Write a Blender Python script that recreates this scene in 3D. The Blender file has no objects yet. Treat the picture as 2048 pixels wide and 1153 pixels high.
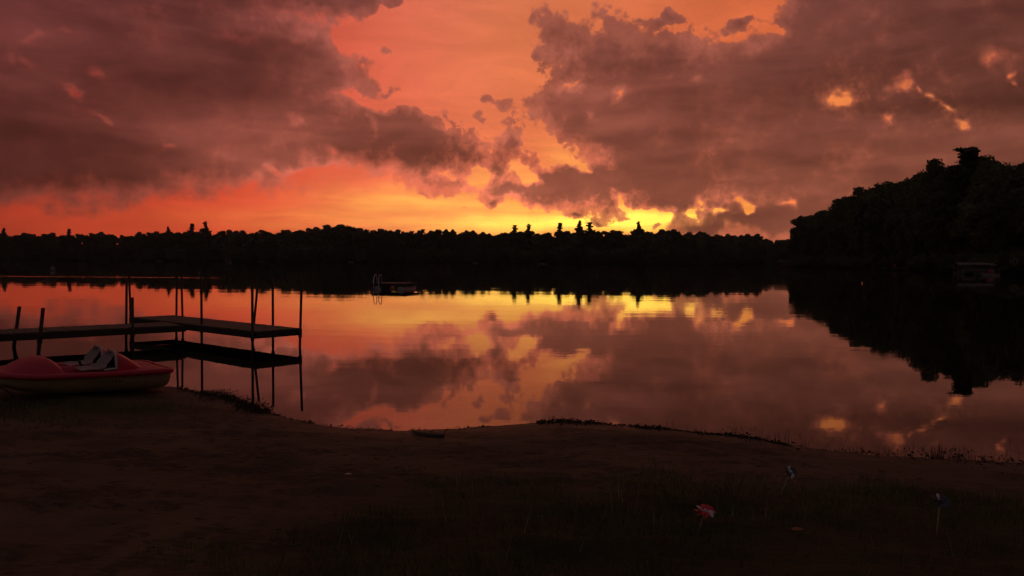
import bpy, bmesh, math, random
import numpy as np
from mathutils import Vector, Matrix

random.seed(7)
rng = np.random.default_rng(7)
scene = bpy.context.scene
col = scene.collection

# ------------------------------------------------------------------ camera
F_PX = 1547.0                      # focal length in photograph pixels (2048 wide)
CAM_H = 1.9                        # eye height above the lake surface, metres
PITCH = math.radians(-2.02)
ROLL = math.radians(0.40)
fwd = Vector((0, math.cos(PITCH), math.sin(PITCH)))
right0 = Vector((1, 0, 0)); up0 = right0.cross(fwd)
right = right0 * math.cos(ROLL) + up0 * math.sin(ROLL)
up = up0 * math.cos(ROLL) - right0 * math.sin(ROLL)
cam_data = bpy.data.cameras.new('camera')
cam_data.sensor_width = 36.0
cam_data.lens = 36.0 * F_PX / 2048.0
cam_data.clip_start = 0.05
cam_data.clip_end = 6000
cam = bpy.data.objects.new('camera', cam_data)
col.objects.link(cam)
cam.matrix_world = Matrix(((right.x, up.x, -fwd.x, 0), (right.y, up.y, -fwd.y, 0),
                           (right.z, up.z, -fwd.z, CAM_H), (0, 0, 0, 1)))
scene.camera = cam

def ray(px, py):
    return fwd + right * ((px - 1024) / F_PX) - up * ((py - 576.5) / F_PX)
def on_z(px, py, z=0.0):
    d = ray(px, py); t = (z - CAM_H) / d.z
    return Vector((d.x * t, d.y * t, z))
def at_y(px, py, Y):
    d = ray(px, py); t = Y / d.y
    return Vector((d.x * t, Y, CAM_H + d.z * t))
def azel(px, py):
    d = ray(px, py).normalized()
    return math.degrees(math.atan2(d.x, d.y)), math.degrees(math.asin(d.z))

# ------------------------------------------------------------------ view
scene.view_settings.view_transform = 'Standard'
scene.view_settings.look = 'None'
scene.view_settings.exposure = 0.0
scene.view_settings.gamma = 1.0
scene.view_settings.use_curve_mapping = False
scene.render.engine = 'CYCLES'
scene.cycles.use_denoising = True
scene.cycles.max_bounces = 4
scene.cycles.diffuse_bounces = 2
scene.cycles.glossy_bounces = 3
scene.cycles.use_adaptive_sampling = True
scene.cycles.adaptive_threshold = 0.03
scene.cycles.adaptive_min_samples = 12
scene.cycles.transparent_max_bounces = 8

# ------------------------------------------------------------------ world: sunset sky with cloud banks
SUN_AZ, SUN_EL = azel(1190, 500)
SUN_EL = 1.0
world = bpy.data.worlds.new('World')
scene.world = world
world.use_nodes = True
world.cycles.sampling_method = 'MANUAL'
world.cycles.sample_map_resolution = 512
wt = world.node_tree
wt.nodes.clear()

class NB:
    """small node-building helper"""
    def __init__(s, tree): s.t = tree
    def _in(s, sock, v):
        if isinstance(v, bpy.types.NodeSocket): s.t.links.new(v, sock)
        elif v is not None: sock.default_value = v
    def m(s, op, a, b=None, c=None, clamp=False):
        n = s.t.nodes.new('ShaderNodeMath'); n.operation = op; n.use_clamp = clamp
        for i, v in enumerate((a, b, c)):
            if v is not None: s._in(n.inputs[i], v)
        return n.outputs[0]
    def vm(s, op, a, b=None, scale=None, out=0):
        n = s.t.nodes.new('ShaderNodeVectorMath'); n.operation = op
        s._in(n.inputs[0], a)
        if b is not None: s._in(n.inputs[1], b)
        if scale is not None: s._in(n.inputs['Scale'], scale)
        return n.outputs[out]
    def comb(s, x, y, z=0.0):
        n = s.t.nodes.new('ShaderNodeCombineXYZ')
        for i, v in enumerate((x, y, z)): s._in(n.inputs[i], v)
        return n.outputs[0]
    def sep(s, v):
        n = s.t.nodes.new('ShaderNodeSeparateXYZ'); s._in(n.inputs[0], v)
        return n.outputs
    def mr(s, v, a, b, c, d, smooth=True):
        n = s.t.nodes.new('ShaderNodeMapRange'); n.interpolation_type = 'SMOOTHSTEP' if smooth else 'LINEAR'
        s._in(n.inputs[0], v)
        for i, q in enumerate((a, b, c, d)): s._in(n.inputs[1 + i], q)
        return n.outputs[0]
    def ramp(s, fac, stops, interp='LINEAR'):
        n = s.t.nodes.new('ShaderNodeValToRGB'); cr = n.color_ramp; cr.interpolation = interp
        s._in(n.inputs[0], fac)
        while len(cr.elements) < len(stops): cr.elements.new(0.5)
        for e, (p, c) in zip(cr.elements, stops):
            e.position = p
        for e, (p, c) in zip(cr.elements, stops):
            e.color = (*c, 1) if len(c) == 3 else c
        return n.outputs[0]
    def noise(s, vec, scale, detail=4, rough=0.5, dist=0.0, lac=2.0, out=0):
        n = s.t.nodes.new('ShaderNodeTexNoise'); s._in(n.inputs['Vector'], vec)
        n.inputs['Scale'].default_value = scale; n.inputs['Detail'].default_value = detail
        n.inputs['Roughness'].default_value = rough; n.inputs['Distortion'].default_value = dist
        n.inputs['Lacunarity'].default_value = lac
        return n.outputs[out]
    def voro(s, vec, scale, detail=2, rough=0.5):
        n = s.t.nodes.new('ShaderNodeTexVoronoi'); n.feature = 'F1'; s._in(n.inputs['Vector'], vec)
        n.normalize = True
        n.inputs['Scale'].default_value = scale; n.inputs['Detail'].default_value = detail; n.inputs['Roughness'].default_value = rough
        return n.outputs['Distance']
    def mix(s, fac, a, b, blend='MIX', clamp=False):
        n = s.t.nodes.new('ShaderNodeMix'); n.data_type = 'RGBA'; n.blend_type = blend; n.clamp_result = clamp
        s._in(n.inputs[0], fac); s._in(n.inputs[6], a); s._in(n.inputs[7], b)
        return n.outputs[2]
    def curve(s, v, pts, x0, x1, y0, y1):
        """pts: (x, y) pairs; returns interpolated y for the socket v"""
        n = s.t.nodes.new('ShaderNodeFloatCurve')
        c = n.mapping.curves[0]
        P = sorted(((x - x0) / (x1 - x0), (y - y0) / (y1 - y0)) for x, y in pts)
        while len(c.points) < len(P): c.points.new(0.5, 0.5)
        for q, (x, y) in zip(c.points, P):
            q.location = (x, y); q.handle_type = 'AUTO_CLAMPED'
        n.mapping.update()
        s._in(n.inputs['Value'], s.mr(v, x0, x1, 0.0, 1.0, smooth=False))
        return s.m('MULTIPLY_ADD', n.outputs[0], y1 - y0, y0)
    def blob(s, uv, px, py, rx, ry, rot, acc, w):
        """acc + w * exp(-r^2), an oval placed in azimuth / elevation"""
        u, v = azel(px, py)
        ua, va = azel(px + 10, py); ub, vb = azel(px, py - 10)
        sx = (ua - u) / 10 * rx; sy = (vb - v) / 10 * ry
        n = s.t.nodes.new('ShaderNodeMapping'); n.vector_type = 'TEXTURE'
        # the running sum rides along as a negligible third coordinate, so the ovals are evaluated one after another
        s._in(n.inputs['Vector'], s.comb(uv[0], uv[1], acc))
        n.inputs['Location'].default_value = (u, v, 0)
        n.inputs['Rotation'].default_value = (0, 0, math.radians(rot))
        n.inputs['Scale'].default_value = (sx, sy, 1e7)
        r2 = s.vm('DOT_PRODUCT', n.outputs[0], n.outputs[0], out=1)
        g = s.m('POWER', math.exp(-1), r2)
        return s.m('MULTIPLY_ADD', g, w, acc)

W = NB(wt)
tc = wt.nodes.new('ShaderNodeTexCoord')
dx, dy, dz = W.sep(W.vm('NORMALIZE', tc.outputs['Generated']))
RAD = 180 / math.pi
az = W.m('MULTIPLY', W.m('ARCTAN2', dx, dy), RAD)
el = W.m('MULTIPLY', W.m('ARCSINE', dz), RAD)
uv0 = W.comb(az, el, 0.0)
# noise lookups use the direction itself (no seam behind the viewer); heights are stretched so clouds lie flat
dirs = W.vm('MULTIPLY', tc.outputs['Generated'], (57.3, 57.3, 57.3))
flat = W.vm('MULTIPLY', tc.outputs['Generated'], (52.0, 52.0, 190.0))
puff = W.noise(dirs, 0.16, 4, 0.52, 0.3)
puff2 = W.noise(W.vm('ADD', dirs, (31.0, 7.0, 11.0)), 0.60, 6, 0.64, 0.2)
streak = W.noise(flat, 0.075, 5, 0.52, 0.35)
streak2 = W.noise(W.vm('ADD', flat, (90.0, 3.0, 20.0)), 0.17, 4, 0.5, 0.5)
warpc = W.noise(dirs, 0.35, 3, 0.55, 0.0, out=1)
warp = W.vm('SCALE', W.vm('SUBTRACT', warpc, (0.5, 0.5, 0.5)), scale=3.2)
uv = W.vm('ADD', uv0, warp)
wu, wv, _ = W.sep(uv)
pf = W.m('SUBTRACT', puff, 0.5)
pf2 = W.m('SUBTRACT', puff2, 0.5)
billow = W.m('SUBTRACT', 0.40, W.voro(W.vm('ADD', dirs, W.vm('SCALE', warp, scale=0.5)), 0.42, 3, 0.55))

def P(pts): return [azel(*p) for p in pts]
# right-hand edge of the left bank (azimuth as a function of elevation)
Lp = P([(860, -60), (810, 0), (740, 18), (650, 45), (655, 75), (715, 105), (745, 145), (760, 175), (700, 200), (760, 217),
        (850, 238), (890, 255), (925, 285), (935, 320), (955, 350), (985, 380), (1000, 430)])
# left-hand edge of the right bank
Rp = P([(1110, -60), (1105, 0), (1100, 60), (1100, 105), (1125, 150), (1105, 185), (1065, 205), (1075, 235), (1110, 262),
        (1165, 295), (1170, 330), (1085, 352), (1030, 370), (1000, 395), (1000, 430)])
# upper edge of the right bank (elevation as a function of azimuth)
Tp = P([(1000, 20), (1100, 35), (1190, 40), (1250, 48), (1330, 64), (1400, 72), (1480, 76), (1530, 66), (1560, 30), (1600, -60), (1700, -300), (2400, -300)])
# under-side of the banks above the bright strip (elevation as a function of azimuth)
Bp = P([(-400, 400), (0, 397), (150, 396), (280, 397), (360, 388), (450, 380), (560, 372), (640, 362), (715, 350), (765, 356), (830, 378), (930, 393), (1010, 403), (1100, 410),
        (1160, 416), (1200, 428), (1290, 432), (1340, 450), (1400, 478), (1600, 500), (2448, 500)])
Lc = W.curve(wv, [(e, a) for a, e in Lp], -3, 22, -35, 35)
Rc = W.curve(wv, [(e, a) for a, e in Rp], -3, 22, -35, 35)
Bc = W.curve(wu, Bp, -50, 50, -5, 20)
Ld = W.m('SUBTRACT', Lc, wu)
Tc = W.curve(wu, Tp, -50, 50, -5, 40)
Rd = W.m('MINIMUM', W.m('SUBTRACT', wu, Rc), W.m('MULTIPLY', W.m('SUBTRACT', Tc, wv), 1.3))
Rd = W.m('MAXIMUM', Rd, W.m('MULTIPLY', W.m('SUBTRACT', wv, 24.0), 0.6))
Bd = W.m('MULTIPLY', W.m('SUBTRACT', wv, Bc), 1.6)
side = W.m('MAXIMUM', Ld, Rd)
bank = W.m('MINIMUM', side, Bd)
bank = W.m('MAXIMUM', W.m('MINIMUM', bank, 3.2), -2.6)

acc = bank
# cloud puffs in the open gap (+) and openings in the banks (-):  px, py, rx, ry, rot, weight
PUFFS = [
 (765, 92, 22, 14, 0, 2.4), (700, 60, 40, 30, 0, 0.8), (890, 222, 30, 12, -20, 1.6), (955, 240, 16, 12, 0, 2.0), (975, 207, 14, 11, 0, 1.9),
 (1010, 215, 22, 16, 0, 1.8), (1005, 245, 26, 9, 0, 1.2), (1035, 165, 22, 14, 0, 1.4), (1020, 292, 36, 32, -20, 3.0), (985, 352, 30, 34, 0, 2.6), (1035, 385, 60, 16, 0, 2.0), (930, 310, 30, 40, 0, 1.6), (1335, 30, 40, 9, 0, 2.6), (1478, 38, 28, 11, 10, 2.2),
 (1110, 350, 80, 34, -18, 2.6), (1085, 110, 14, 14, 0, 1.4), (1060, 150, 18, 10, 0, 1.2), (820, 290, 40, 22, 0, 1.2), (880, 262, 42, 22, 0, 1.2),
 (1000, 410, 20, 9, 0, 2.6), (1145, 420, 16, 8, 0, 2.6), (1185, 437, 14, 9, 0, 2.6), (920, 421, 9, 5, 0, 1.6), (845, 384, 12, 4, 0, 1.2), (690, 402, 26, 6, 0, 1.1), (565, 431, 62, 6, 0, 1.9), (475, 419, 20, 6, 10, 1.2),
 (440, 433, 30, 4, 0, 1.0), (1320, 440, 12, 8, 0, 1.6), (640, 420, 22, 5, 0, 0.7), (1420, 446, 40, 10, 0, 1.4), (1480, 440, 30, 9, 0, 1.2), (1560, 440, 60, 18, 0, 2.0),
]
HOLES = [
 (1142, 322, 26, 9, -28, 3.6), (1105, 302, 34, 9, -30, 2.6), (1180, 341, 24, 5, -25, 2.2), (960, 360, 30, 18, -40, 4.8), (1055, 356, 24, 12, -40, 5.2), (895, 345, 24, 8, 0, 3.0),
 (800, 290, 34, 16, 20, 2.6), (740, 262, 14, 26, 20, 2.4), (675, 300, 14, 18, 30, 3.3), (550, 330, 22, 8, -20, 2.6), (640, 352, 70, 14, 0, 1.6), (720, 330, 24, 20, 0, 1.5),
 (1190, 235, 12, 8, 0, 3.0), (1225, 185, 15, 14, 0, 3.6), (1122, 282, 12, 6, 0, 2.4), (1150, 170, 30, 18, 20, 1.9), (1190, 60, 22, 22, 0, 1.4), (1470, 74, 40, 9, 0, 2.0), (1545, 66, 34, 9, -15, 2.4), (1420, 10, 90, 14, 0, 1.5),
 (1230, 395, 24, 8, -35, 3.2), (1250, 415, 18, 7, -30, 3.0), (1274, 428, 24, 10, 0, 3.0), (1330, 432, 40, 14, -10, 3.2), (1396, 420, 14, 14, 0, 4.4), (1355, 425, 24, 12, 0, 2.6), (1500, 408, 24, 9, -35, 4.4), (1480, 400, 12, 6, 0, 3.2), (1450, 424, 14, 7, 0, 3.2), (1505, 420, 9, 7, 0, 3.5),
 (1575, 400, 20, 6, -10, 3.0), (1590, 396, 9, 8, 0, 2.6), (1675, 196, 27, 19, 8, 5.2), (1770, 238, 17, 11, 0, 4.0), (1798, 170, 20, 14, 0, 4.1), (1862, 202, 13, 10, -40, 3.6), (1840, 182, 9, 7, -40, 3.0), (1890, 218, 14, 8, -20, 3.6), (1920, 247, 24, 10, -20, 4.2),
 (2028, 166, 12, 9, -30, 4.6), (1990, 115, 28, 20, -40, 3.2), (1400, 155, 10, 7, 0, 2.8), (1335, 165, 10, 10, 0, 1.5),
]
WISPS = [  # thin, half-open spots in the left bank
 (65, 75, 26, 18, 30, 2.6), (120, 72, 22, 10, 0, 2.2), (68, 135, 20, 16, 0, 2.9), (188, 150, 19, 14, 0, 2.9), (140, 186, 26, 9, 0, 3.0), (190, 228, 36, 9, -20, 2.5), (20, 125, 22, 18, 0, 2.3), (340, 299, 17, 8, 15, 2.6),
 (150, 330, 28, 8, 0, 1.9), (470, 75, 50, 20, 10, 1.9), (580, 30, 40, 30, -30, 1.9), (690, 95, 40, 26, -10, 1.6), (590, 238, 20, 12, 20, 2.0), (280, 15, 30, 12, 0, 1.7), (680, 215, 30, 16, 0, 1.4), (520, 10, 40, 20, 0, 1.5),
]
for p in PUFFS: acc = W.blob((wu, wv), *p[:5], acc, p[5] * 1.45)
for p in HOLES: acc = W.blob((wu, wv), *p[:5], acc, -p[5])
for p in WISPS: acc = W.blob((wu, wv), *p[:5], acc, -p[5])
field = W.m('MULTIPLY_ADD', pf, 4.6, acc)
field = W.m('MULTIPLY_ADD', pf2, 2.8, field)
field = W.m('MULTIPLY_ADD', billow, 3.6, field)
fine = W.m('SUBTRACT', W.noise(W.vm('ADD', dirs, (5.0, 41.0, 3.0)), 1.7, 5, 0.68), 0.5)
ragged = 2.4
for p in [(1070, 340, 190, 80, -10, 3.2), (1400, 420, 190, 40, 0, 2.6), (1830, 200, 230, 80, 0, 2.4), (1120, 170, 90, 90, 0, 2.2), (1440, 40, 160, 50, 0, 2.2), (820, 260, 160, 80, 0, 1.6)]:
    ragged = W.blob((az, el), *p[:5], ragged, p[5] * 1.5)
field = W.m('MULTIPLY_ADD', fine, ragged, field)
# edges: crisp near the set sun, blurred far from it
soft = W.mr(W.m('ABSOLUTE', W.m('SUBTRACT', az, 2.0)), 8, 30, 0.55, 1.5)
cover_a = W.mr(field, W.m('MULTIPLY', soft, -0.8), soft, 0.0, 1.0)
cover_b = W.mr(field, -0.6, 4.2, 0.0, 1.0)
cover = W.m('ADD', W.m('MULTIPLY', cover_a, 0.84), W.m('MULTIPLY', cover_b, 0.16))
thick = W.mr(field, 0.2, 3.8, 0.0, 1.0)

# --- colour of the open sky behind the clouds, by azimuth from the set sun and by height
saz = W.m('SUBTRACT', az, SUN_AZ)
aaz = W.m('ABSOLUTE', saz)
clear_h = W.ramp(W.mr(az, -60, 60, 0, 1, False), [
    (0.00, (0.18, 0.020, 0.012)), (0.22, (0.44, 0.050, 0.019)), (0.29, (0.58, 0.068, 0.024)), (0.36, (0.80, 0.105, 0.040)), (0.44, (1.0, 0.25, 0.088)), (0.50, (1.0, 0.30, 0.078)),
    (0.56, (1.0, 0.28, 0.070)), (0.64, (0.94, 0.22, 0.050)), (0.72, (0.95, 0.25, 0.06)), (0.80, (0.85, 0.22, 0.06)), (1.0, (0.35, 0.07, 0.03))], 'B_SPLINE')
clear_v = W.ramp(W.mr(el, 0, 90, 0, 1, False), [
    (0.0, (1, 1, 1)), (0.05, (0.97, 0.86, 1.0)), (0.09, (0.88, 0.70, 1.35)), (0.14, (0.78, 0.66, 1.75)), (0.21, (0.74, 0.64, 1.9)), (0.35, (0.36, 0.40, 1.1)), (1.0, (0.10, 0.16, 0.6))], 'B_SPLINE')
clear = W.mix(1.0, clear_h, clear_v, 'MULTIPLY')
glow = None
gacc = 0.0
gu, gv, _ = W.sep(W.vm('ADD', uv0, W.vm('SCALE', warp, scale=0.35)))
for p in [(1120, 448, 270, 18, 1, 0.62), (1150, 425, 140, 18, 0, 0.26), (900, 405, 180, 20, -4, 0.20), (1330, 440, 140, 22, 0, 0.36), (760, 408, 130, 26, 3, 0.15), (1400, 420, 60, 26, 0, 0.16), (960, 362, 60, 30, 0, 0.18), (1055, 356, 50, 24, 0, 0.17), (1150, 325, 60, 24, -28, 0.12),
          (1240, 405, 60, 24, -30, 0.14), (1500, 410, 60, 24, 0, 0.12), (1675, 196, 80, 40, 0, 0.08), (1880, 220, 90, 60, 0, 0.10), (600, 440, 200, 20, 0, 0.06)]:
    gacc = W.blob((gu, gv), *p[:5], gacc, p[5])
strata = W.noise(W.vm('MULTIPLY', tc.outputs['Generated'], (40.0, 40.0, 520.0)), 0.16, 4, 0.5, 0.4)
gacc = W.m('MULTIPLY', gacc, W.mr(strata, 0.30, 0.66, 0.62, 1.22))
clear = W.mix(1.0, clear, W.vm('MULTIPLY', W.comb(gacc, gacc, gacc), (1.1, 1.0, 0.09)), 'ADD')
cirr = W.mr(W.noise(flat, 0.11, 4, 0.6, 0.8), 0.36, 0.70, 0.90, 1.10)
clear = W.vm('SCALE', clear, scale=cirr)

# physical twilight sky, weak, for the part of the dome that the sunset does not reach
nish = wt.nodes.new('ShaderNodeTexSky'); nish.sky_type = 'NISHITA'; nish.sun_disc = False
nish.sun_elevation = math.radians(SUN_EL); nish.sun_rotation = math.radians(SUN_AZ)
nish.altitude = 200; nish.dust_density = 4.0
west = W.mr(aaz, 45, 120, 1.0, 0.0)
dusk = W.vm('SCALE', nish.outputs[0], scale=0.05)
clear = W.mix(W.m('MULTIPLY_ADD', west, 0.97, 0.03), dusk, clear)

# --- colour of the cloud undersides
cl_h = W.ramp(W.mr(az, -60, 60, 0, 1, False), [
    (0.00, (0.100, 0.025, 0.022)), (0.23, (0.140, 0.0335, 0.0280)), (0.34, (0.185, 0.047, 0.035)), (0.42, (0.280, 0.076, 0.052)), (0.50, (0.330, 0.090, 0.059)), (0.58, (0.250, 0.071, 0.048)),
    (0.66, (0.198, 0.057, 0.039)), (0.75, (0.168, 0.050, 0.034)), (0.82, (0.143, 0.042, 0.029)), (1.0, (0.100, 0.03, 0.024))], 'B_SPLINE')
cl_v = W.ramp(W.mr(el, 0, 90, 0, 1, False), [
    (0.0, (2.4, 1.7, 0.85)), (0.04, (1.68, 1.30, 0.84)), (0.08, (1.20, 1.07, 0.90)), (0.13, (0.97, 0.98, 1.0)), (0.21, (0.86, 0.88, 0.98)), (0.5, (0.55, 0.6, 0.8)), (1.0, (0.40, 0.48, 0.75))], 'B_SPLINE')
cloud = W.mix(1.0, cl_h, cl_v, 'MULTIPLY')
shade = W.m('MULTIPLY', W.mr(streak, 0.30, 0.70, 0.70, 1.36), W.mr(streak2, 0.30, 0.70, 0.86, 1.16))
thin = W.mr(thick, 0.0, 1.0, 1.34, 0.90)
shade = W.m('MULTIPLY', shade, thin)
lump = W.mr(W.m('ADD', billow, W.m('MULTIPLY', pf2, 0.8)), -0.35, 0.30, 1.22, 0.84)
shade = W.m('MULTIPLY', shade, W.m('ADD', 1.0, W.m('MULTIPLY', W.m('SUBTRACT', lump, 1.0), W.mr(thick, 0.1, 1.0, 1.1, 0.45))))
sacc = 0.0
for p in [(1570, 150, 260, 50, -3, 0.22), (1850, 110, 260, 45, 3, -0.05), (1250, 300, 160, 50, 0, -0.14), (1180, 180, 120, 70, 0, 0.20), (1450, 250, 150, 30, 0, -0.10), (820, 270, 160, 60, 0, -0.24), (1120, 355, 120, 30, -15, -0.14), (300, 200, 250, 40, 0, -0.10),
          (1850, 300, 260, 80, 0, 0.24), (1650, 370, 260, 50, 0, 0.16), (1560, 300, 120, 30, 0, 0.12), (1400, 420, 260, 40, 0, 0.22), (600, 325, 190, 70, 0, 0.45), (60, 70, 120, 90, 0, 0.02), (680, 110, 70, 120, 0, 0.18)]:
    sacc = W.blob((az, el), *p[:5], sacc, p[5])
shade = W.m('MULTIPLY', shade, W.m('ADD', 1.0, sacc))
cloud = W.vm('SCALE', cloud, scale=shade)
# away from the sunset and overhead the unseen deck is brightened grey to fill trees and ground
east = W.m('MAXIMUM', W.mr(aaz, 55, 130, 0.0, 1.0), W.mr(el, 24, 60, 0.0, 0.85))
greyd = W.vm('SCALE', (0.082, 0.066, 0.068), scale=shade)
cloud = W.mix(east, cloud, greyd)
# thin cloud close to the set sun lets its red light through
near = W.blob((az, el), 1050, 395, 520, 95, 0, 0.0, 1.0)
near = W.blob((az, el), 1850, 200, 260, 90, 0, near, 0.30)
rim = W.m('MULTIPLY', W.m('POWER', W.m('SUBTRACT', 1.0, thick), 1.6), near)
cloud = W.mix(1.0, cloud, W.vm('SCALE', (0.50, 0.075, 0.040), scale=rim), 'ADD')
sky_col = W.mix(cover, clear, cloud)
bg = wt.nodes.new('ShaderNodeBackground'); bg.inputs['Strength'].default_value = 1.0
wt.links.new(sky_col, bg.inputs['Color'])
wo = wt.nodes.new('ShaderNodeOutputWorld')
wt.links.new(bg.outputs[0], wo.inputs['Surface'])

# ------------------------------------------------------------------ sun: already down behind the far wood
sun_d = bpy.data.lights.new('sun', 'SUN'); sun_d.energy = 0.05; sun_d.angle = math.radians(0.5)
sun_d.color = (1.0, 0.55, 0.25)
sun = bpy.data.objects.new('sun', sun_d); col.objects.link(sun)
sd = Vector((math.sin(math.radians(SUN_AZ)) * math.cos(math.radians(SUN_EL)), math.cos(math.radians(SUN_AZ)) * math.cos(math.radians(SUN_EL)), math.sin(math.radians(SUN_EL))))
sun.rotation_euler = sd.to_track_quat('Z', 'Y').to_euler()
sun.location = (0, 0, 60)

# ================================================================== helpers
def tag(o, label=None, cat=None, group=None, kind=None):
    if label: o['label'] = label
    if cat: o['category'] = cat
    if group: o['group'] = group
    if kind: o['kind'] = kind
    return o
def mesh_obj(name, verts, faces, mat, parent=None, smooth=False):
    me = bpy.data.meshes.new(name)
    me.from_pydata([tuple(v) for v in verts], [], [tuple(f) for f in faces]); me.update()
    if smooth: me.polygons.foreach_set('use_smooth', [True] * len(me.polygons))
    if mat: me.materials.append(mat)
    o = bpy.data.objects.new(name, me); col.objects.link(o); o.parent = parent
    return o
def quad_mesh(name, V, mat):
    """V: (n, 4, 3) array of separate quads"""
    n = len(V); me = bpy.data.meshes.new(name)
    me.vertices.add(n * 4); me.vertices.foreach_set('co', V.reshape(-1).astype(np.float32))
    me.loops.add(n * 4); me.loops.foreach_set('vertex_index', np.arange(n * 4, dtype=np.int32))
    me.polygons.add(n); me.polygons.foreach_set('loop_start', np.arange(0, n * 4, 4, dtype=np.int32))
    me.update(calc_edges=True); me.materials.append(mat)
    return me
def empty(name, loc=(0, 0, 0), rz=0.0):
    o = bpy.data.objects.new(name, None); o.empty_display_size = 0.3; col.objects.link(o)
    o.location = loc; o.rotation_euler = (0, 0, rz)
    return o
def copy_tree(o, parent=None):
    c = o.copy(); col.objects.link(c); c.parent = parent
    for ch in list(o.children): copy_tree(ch, c)
    return c
class MB:
    """collects shapes into one mesh"""
    def __init__(s): s.v = []; s.f = []
    def add(s, v, f):
        b = len(s.v); s.v += [tuple(q) for q in v]; s.f += [tuple(i + b for i in q) for q in f]; return s
    def box(s, c, d, R=None):
        x, y, z = (q / 2 for q in d)
        P = [(-x, -y, -z), (x, -y, -z), (x, y, -z), (-x, y, -z), (-x, -y, z), (x, -y, z), (x, y, z), (-x, y, z)]
        P = [Vector(p) for p in P]
        if R is not None: P = [R @ p for p in P]
        return s.add([p + Vector(c) for p in P], [(0, 3, 2, 1), (4, 5, 6, 7), (0, 1, 5, 4), (1, 2, 6, 5), (2, 3, 7, 6), (3, 0, 4, 7)])
    def tube(s, pts, rad, n=8, cap=True):
        pts = [Vector(p) for p in pts]
        rads = rad if hasattr(rad, '__len__') else [rad] * len(pts)
        V = []; Fc = []; t0 = None; side = None
        for i, p in enumerate(pts):
            t = (pts[min(i + 1, len(pts) - 1)] - pts[max(i - 1, 0)]).normalized()
            if side is None:
                side = t.cross(Vector((0, 0, 1)) if abs(t.z) < 0.9 else Vector((1, 0, 0))).normalized()
            else:
                side = (side - t * side.dot(t)).normalized()
            w = t.cross(side)
            for k in range(n):
                a = 2 * math.pi * k / n
                V.append(p + (side * math.cos(a) + w * math.sin(a)) * rads[i])
        for i in range(len(pts) - 1):
            for k in range(n):
                a, b = i * n + k, i * n + (k + 1) % n
                Fc.append((a, b, b + n, a + n))
        if cap:
            Fc.append(tuple(range(n - 1, -1, -1))); Fc.append(tuple((len(pts) - 1) * n + k for k in range(n)))
        return s.add(V, Fc)
    def grid(s, P, close_u=False):
        nu, nv = len(P), len(P[0]); V = [q for r in P for q in r]; Fc = []
        for i in range(nu if close_u else nu - 1):
            for j in range(nv - 1):
                a = i * nv + j; b = ((i + 1) % nu) * nv + j
                Fc.append((a, b, b + 1, a + 1))
        return s.add(V, Fc)
    def build(s, name, mat, parent=None, smooth=False):
        return mesh_obj(name, s.v, s.f, mat, parent, smooth)
def vnoise(x, y, seed=0):
    xi = np.floor(x).astype(np.int64); yi = np.floor(y).astype(np.int64); fx = x - xi; fy = y - yi
    def h(a, b):
        n = (a * 374761393 + b * 668265263 + seed * 1442695041) & 0x7fffffff
        n = ((n ^ (n >> 13)) * 1274126177) & 0x7fffffff
        return ((n ^ (n >> 16)) & 0xffff) / 65535.0
    u = fx * fx * (3 - 2 * fx); v = fy * fy * (3 - 2 * fy)
    return (h(xi, yi) * (1 - u) + h(xi + 1, yi) * u) * (1 - v) + (h(xi, yi + 1) * (1 - u) + h(xi + 1, yi + 1) * u) * v - 0.5
def fbm(x, y, seed=0, octv=4):
    r = 0; a = 1.0
    for i in range(octv):
        r = r + a * vnoise(x * 2 ** i + 17.3 * i, y * 2 ** i - 9.1 * i, seed + i); a *= 0.5
    return r

# ------------------------------------------------------------------ materials
def new_mat(name):
    m = bpy.data.materials.new(name); m.use_nodes = True
    nt = m.node_tree; bs = nt.nodes['Principled BSDF']
    return m, NB(nt), bs
def mat(name, base, rough=0.6, spread=0.15, scale=6.0, bump=0.0, spec=0.5, metal=0.0, hue=None):
    """base colour broken up by noise, and an optional fine relief"""
    m, B, bs = new_mat(name)
    tcn = m.node_tree.nodes.new('ShaderNodeTexCoord')
    nz = B.noise(tcn.outputs['Object'], scale, 5, 0.6)
    lo = tuple(c * (1 - spread) for c in base); hi = tuple(min(1, c * (1 + spread)) for c in (hue or base))
    B._in(bs.inputs['Base Color'], B.ramp(nz, [(0.3, lo), (0.7, hi)]))
    B._in(bs.inputs['Roughness'], B.mr(nz, 0.3, 0.7, max(0, rough - 0.08), min(1, rough + 0.08)))
    bs.inputs['Specular IOR Level'].default_value = spec
    bs.inputs['Metallic'].default_value = metal
    if bump:
        bn = m.node_tree.nodes.new('ShaderNodeBump'); bn.inputs['Strength'].default_value = 0.6; bn.inputs['Distance'].default_value = bump
        B._in(bn.inputs['Height'], B.noise(tcn.outputs['Object'], scale * 6, 4, 0.6))
        B._in(bs.inputs['Normal'], bn.outputs[0])
    return m
def foliage_mat(name, base, hue):
    m, B, bs = new_mat(name)
    tcn = m.node_tree.nodes.new('ShaderNodeTexCoord')
    oi = m.node_tree.nodes.new('ShaderNodeObjectInfo')
    nz = B.noise(tcn.outputs['Object'], 0.45, 4, 0.6)
    c = B.ramp(nz, [(0.32, base), (0.68, hue)])
    k = B.mr(oi.outputs['Random'], 0, 1, 0.7, 1.3, False)
    B._in(bs.inputs['Base Color'], B.vm('SCALE', c, scale=k))
    bs.inputs['Roughness'].default_value = 0.7; bs.inputs['Specular IOR Level'].default_value = 0.2
    return m
M = {}
M['leaf'] = foliage_mat('broadleaf foliage', (0.060, 0.072, 0.028), (0.110, 0.120, 0.048))
M['leaf_far'] = foliage_mat('far foliage', (0.075, 0.078, 0.036), (0.120, 0.120, 0.055))
M['needle'] = foliage_mat('pine needles', (0.040, 0.056, 0.030), (0.065, 0.085, 0.042))
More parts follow.
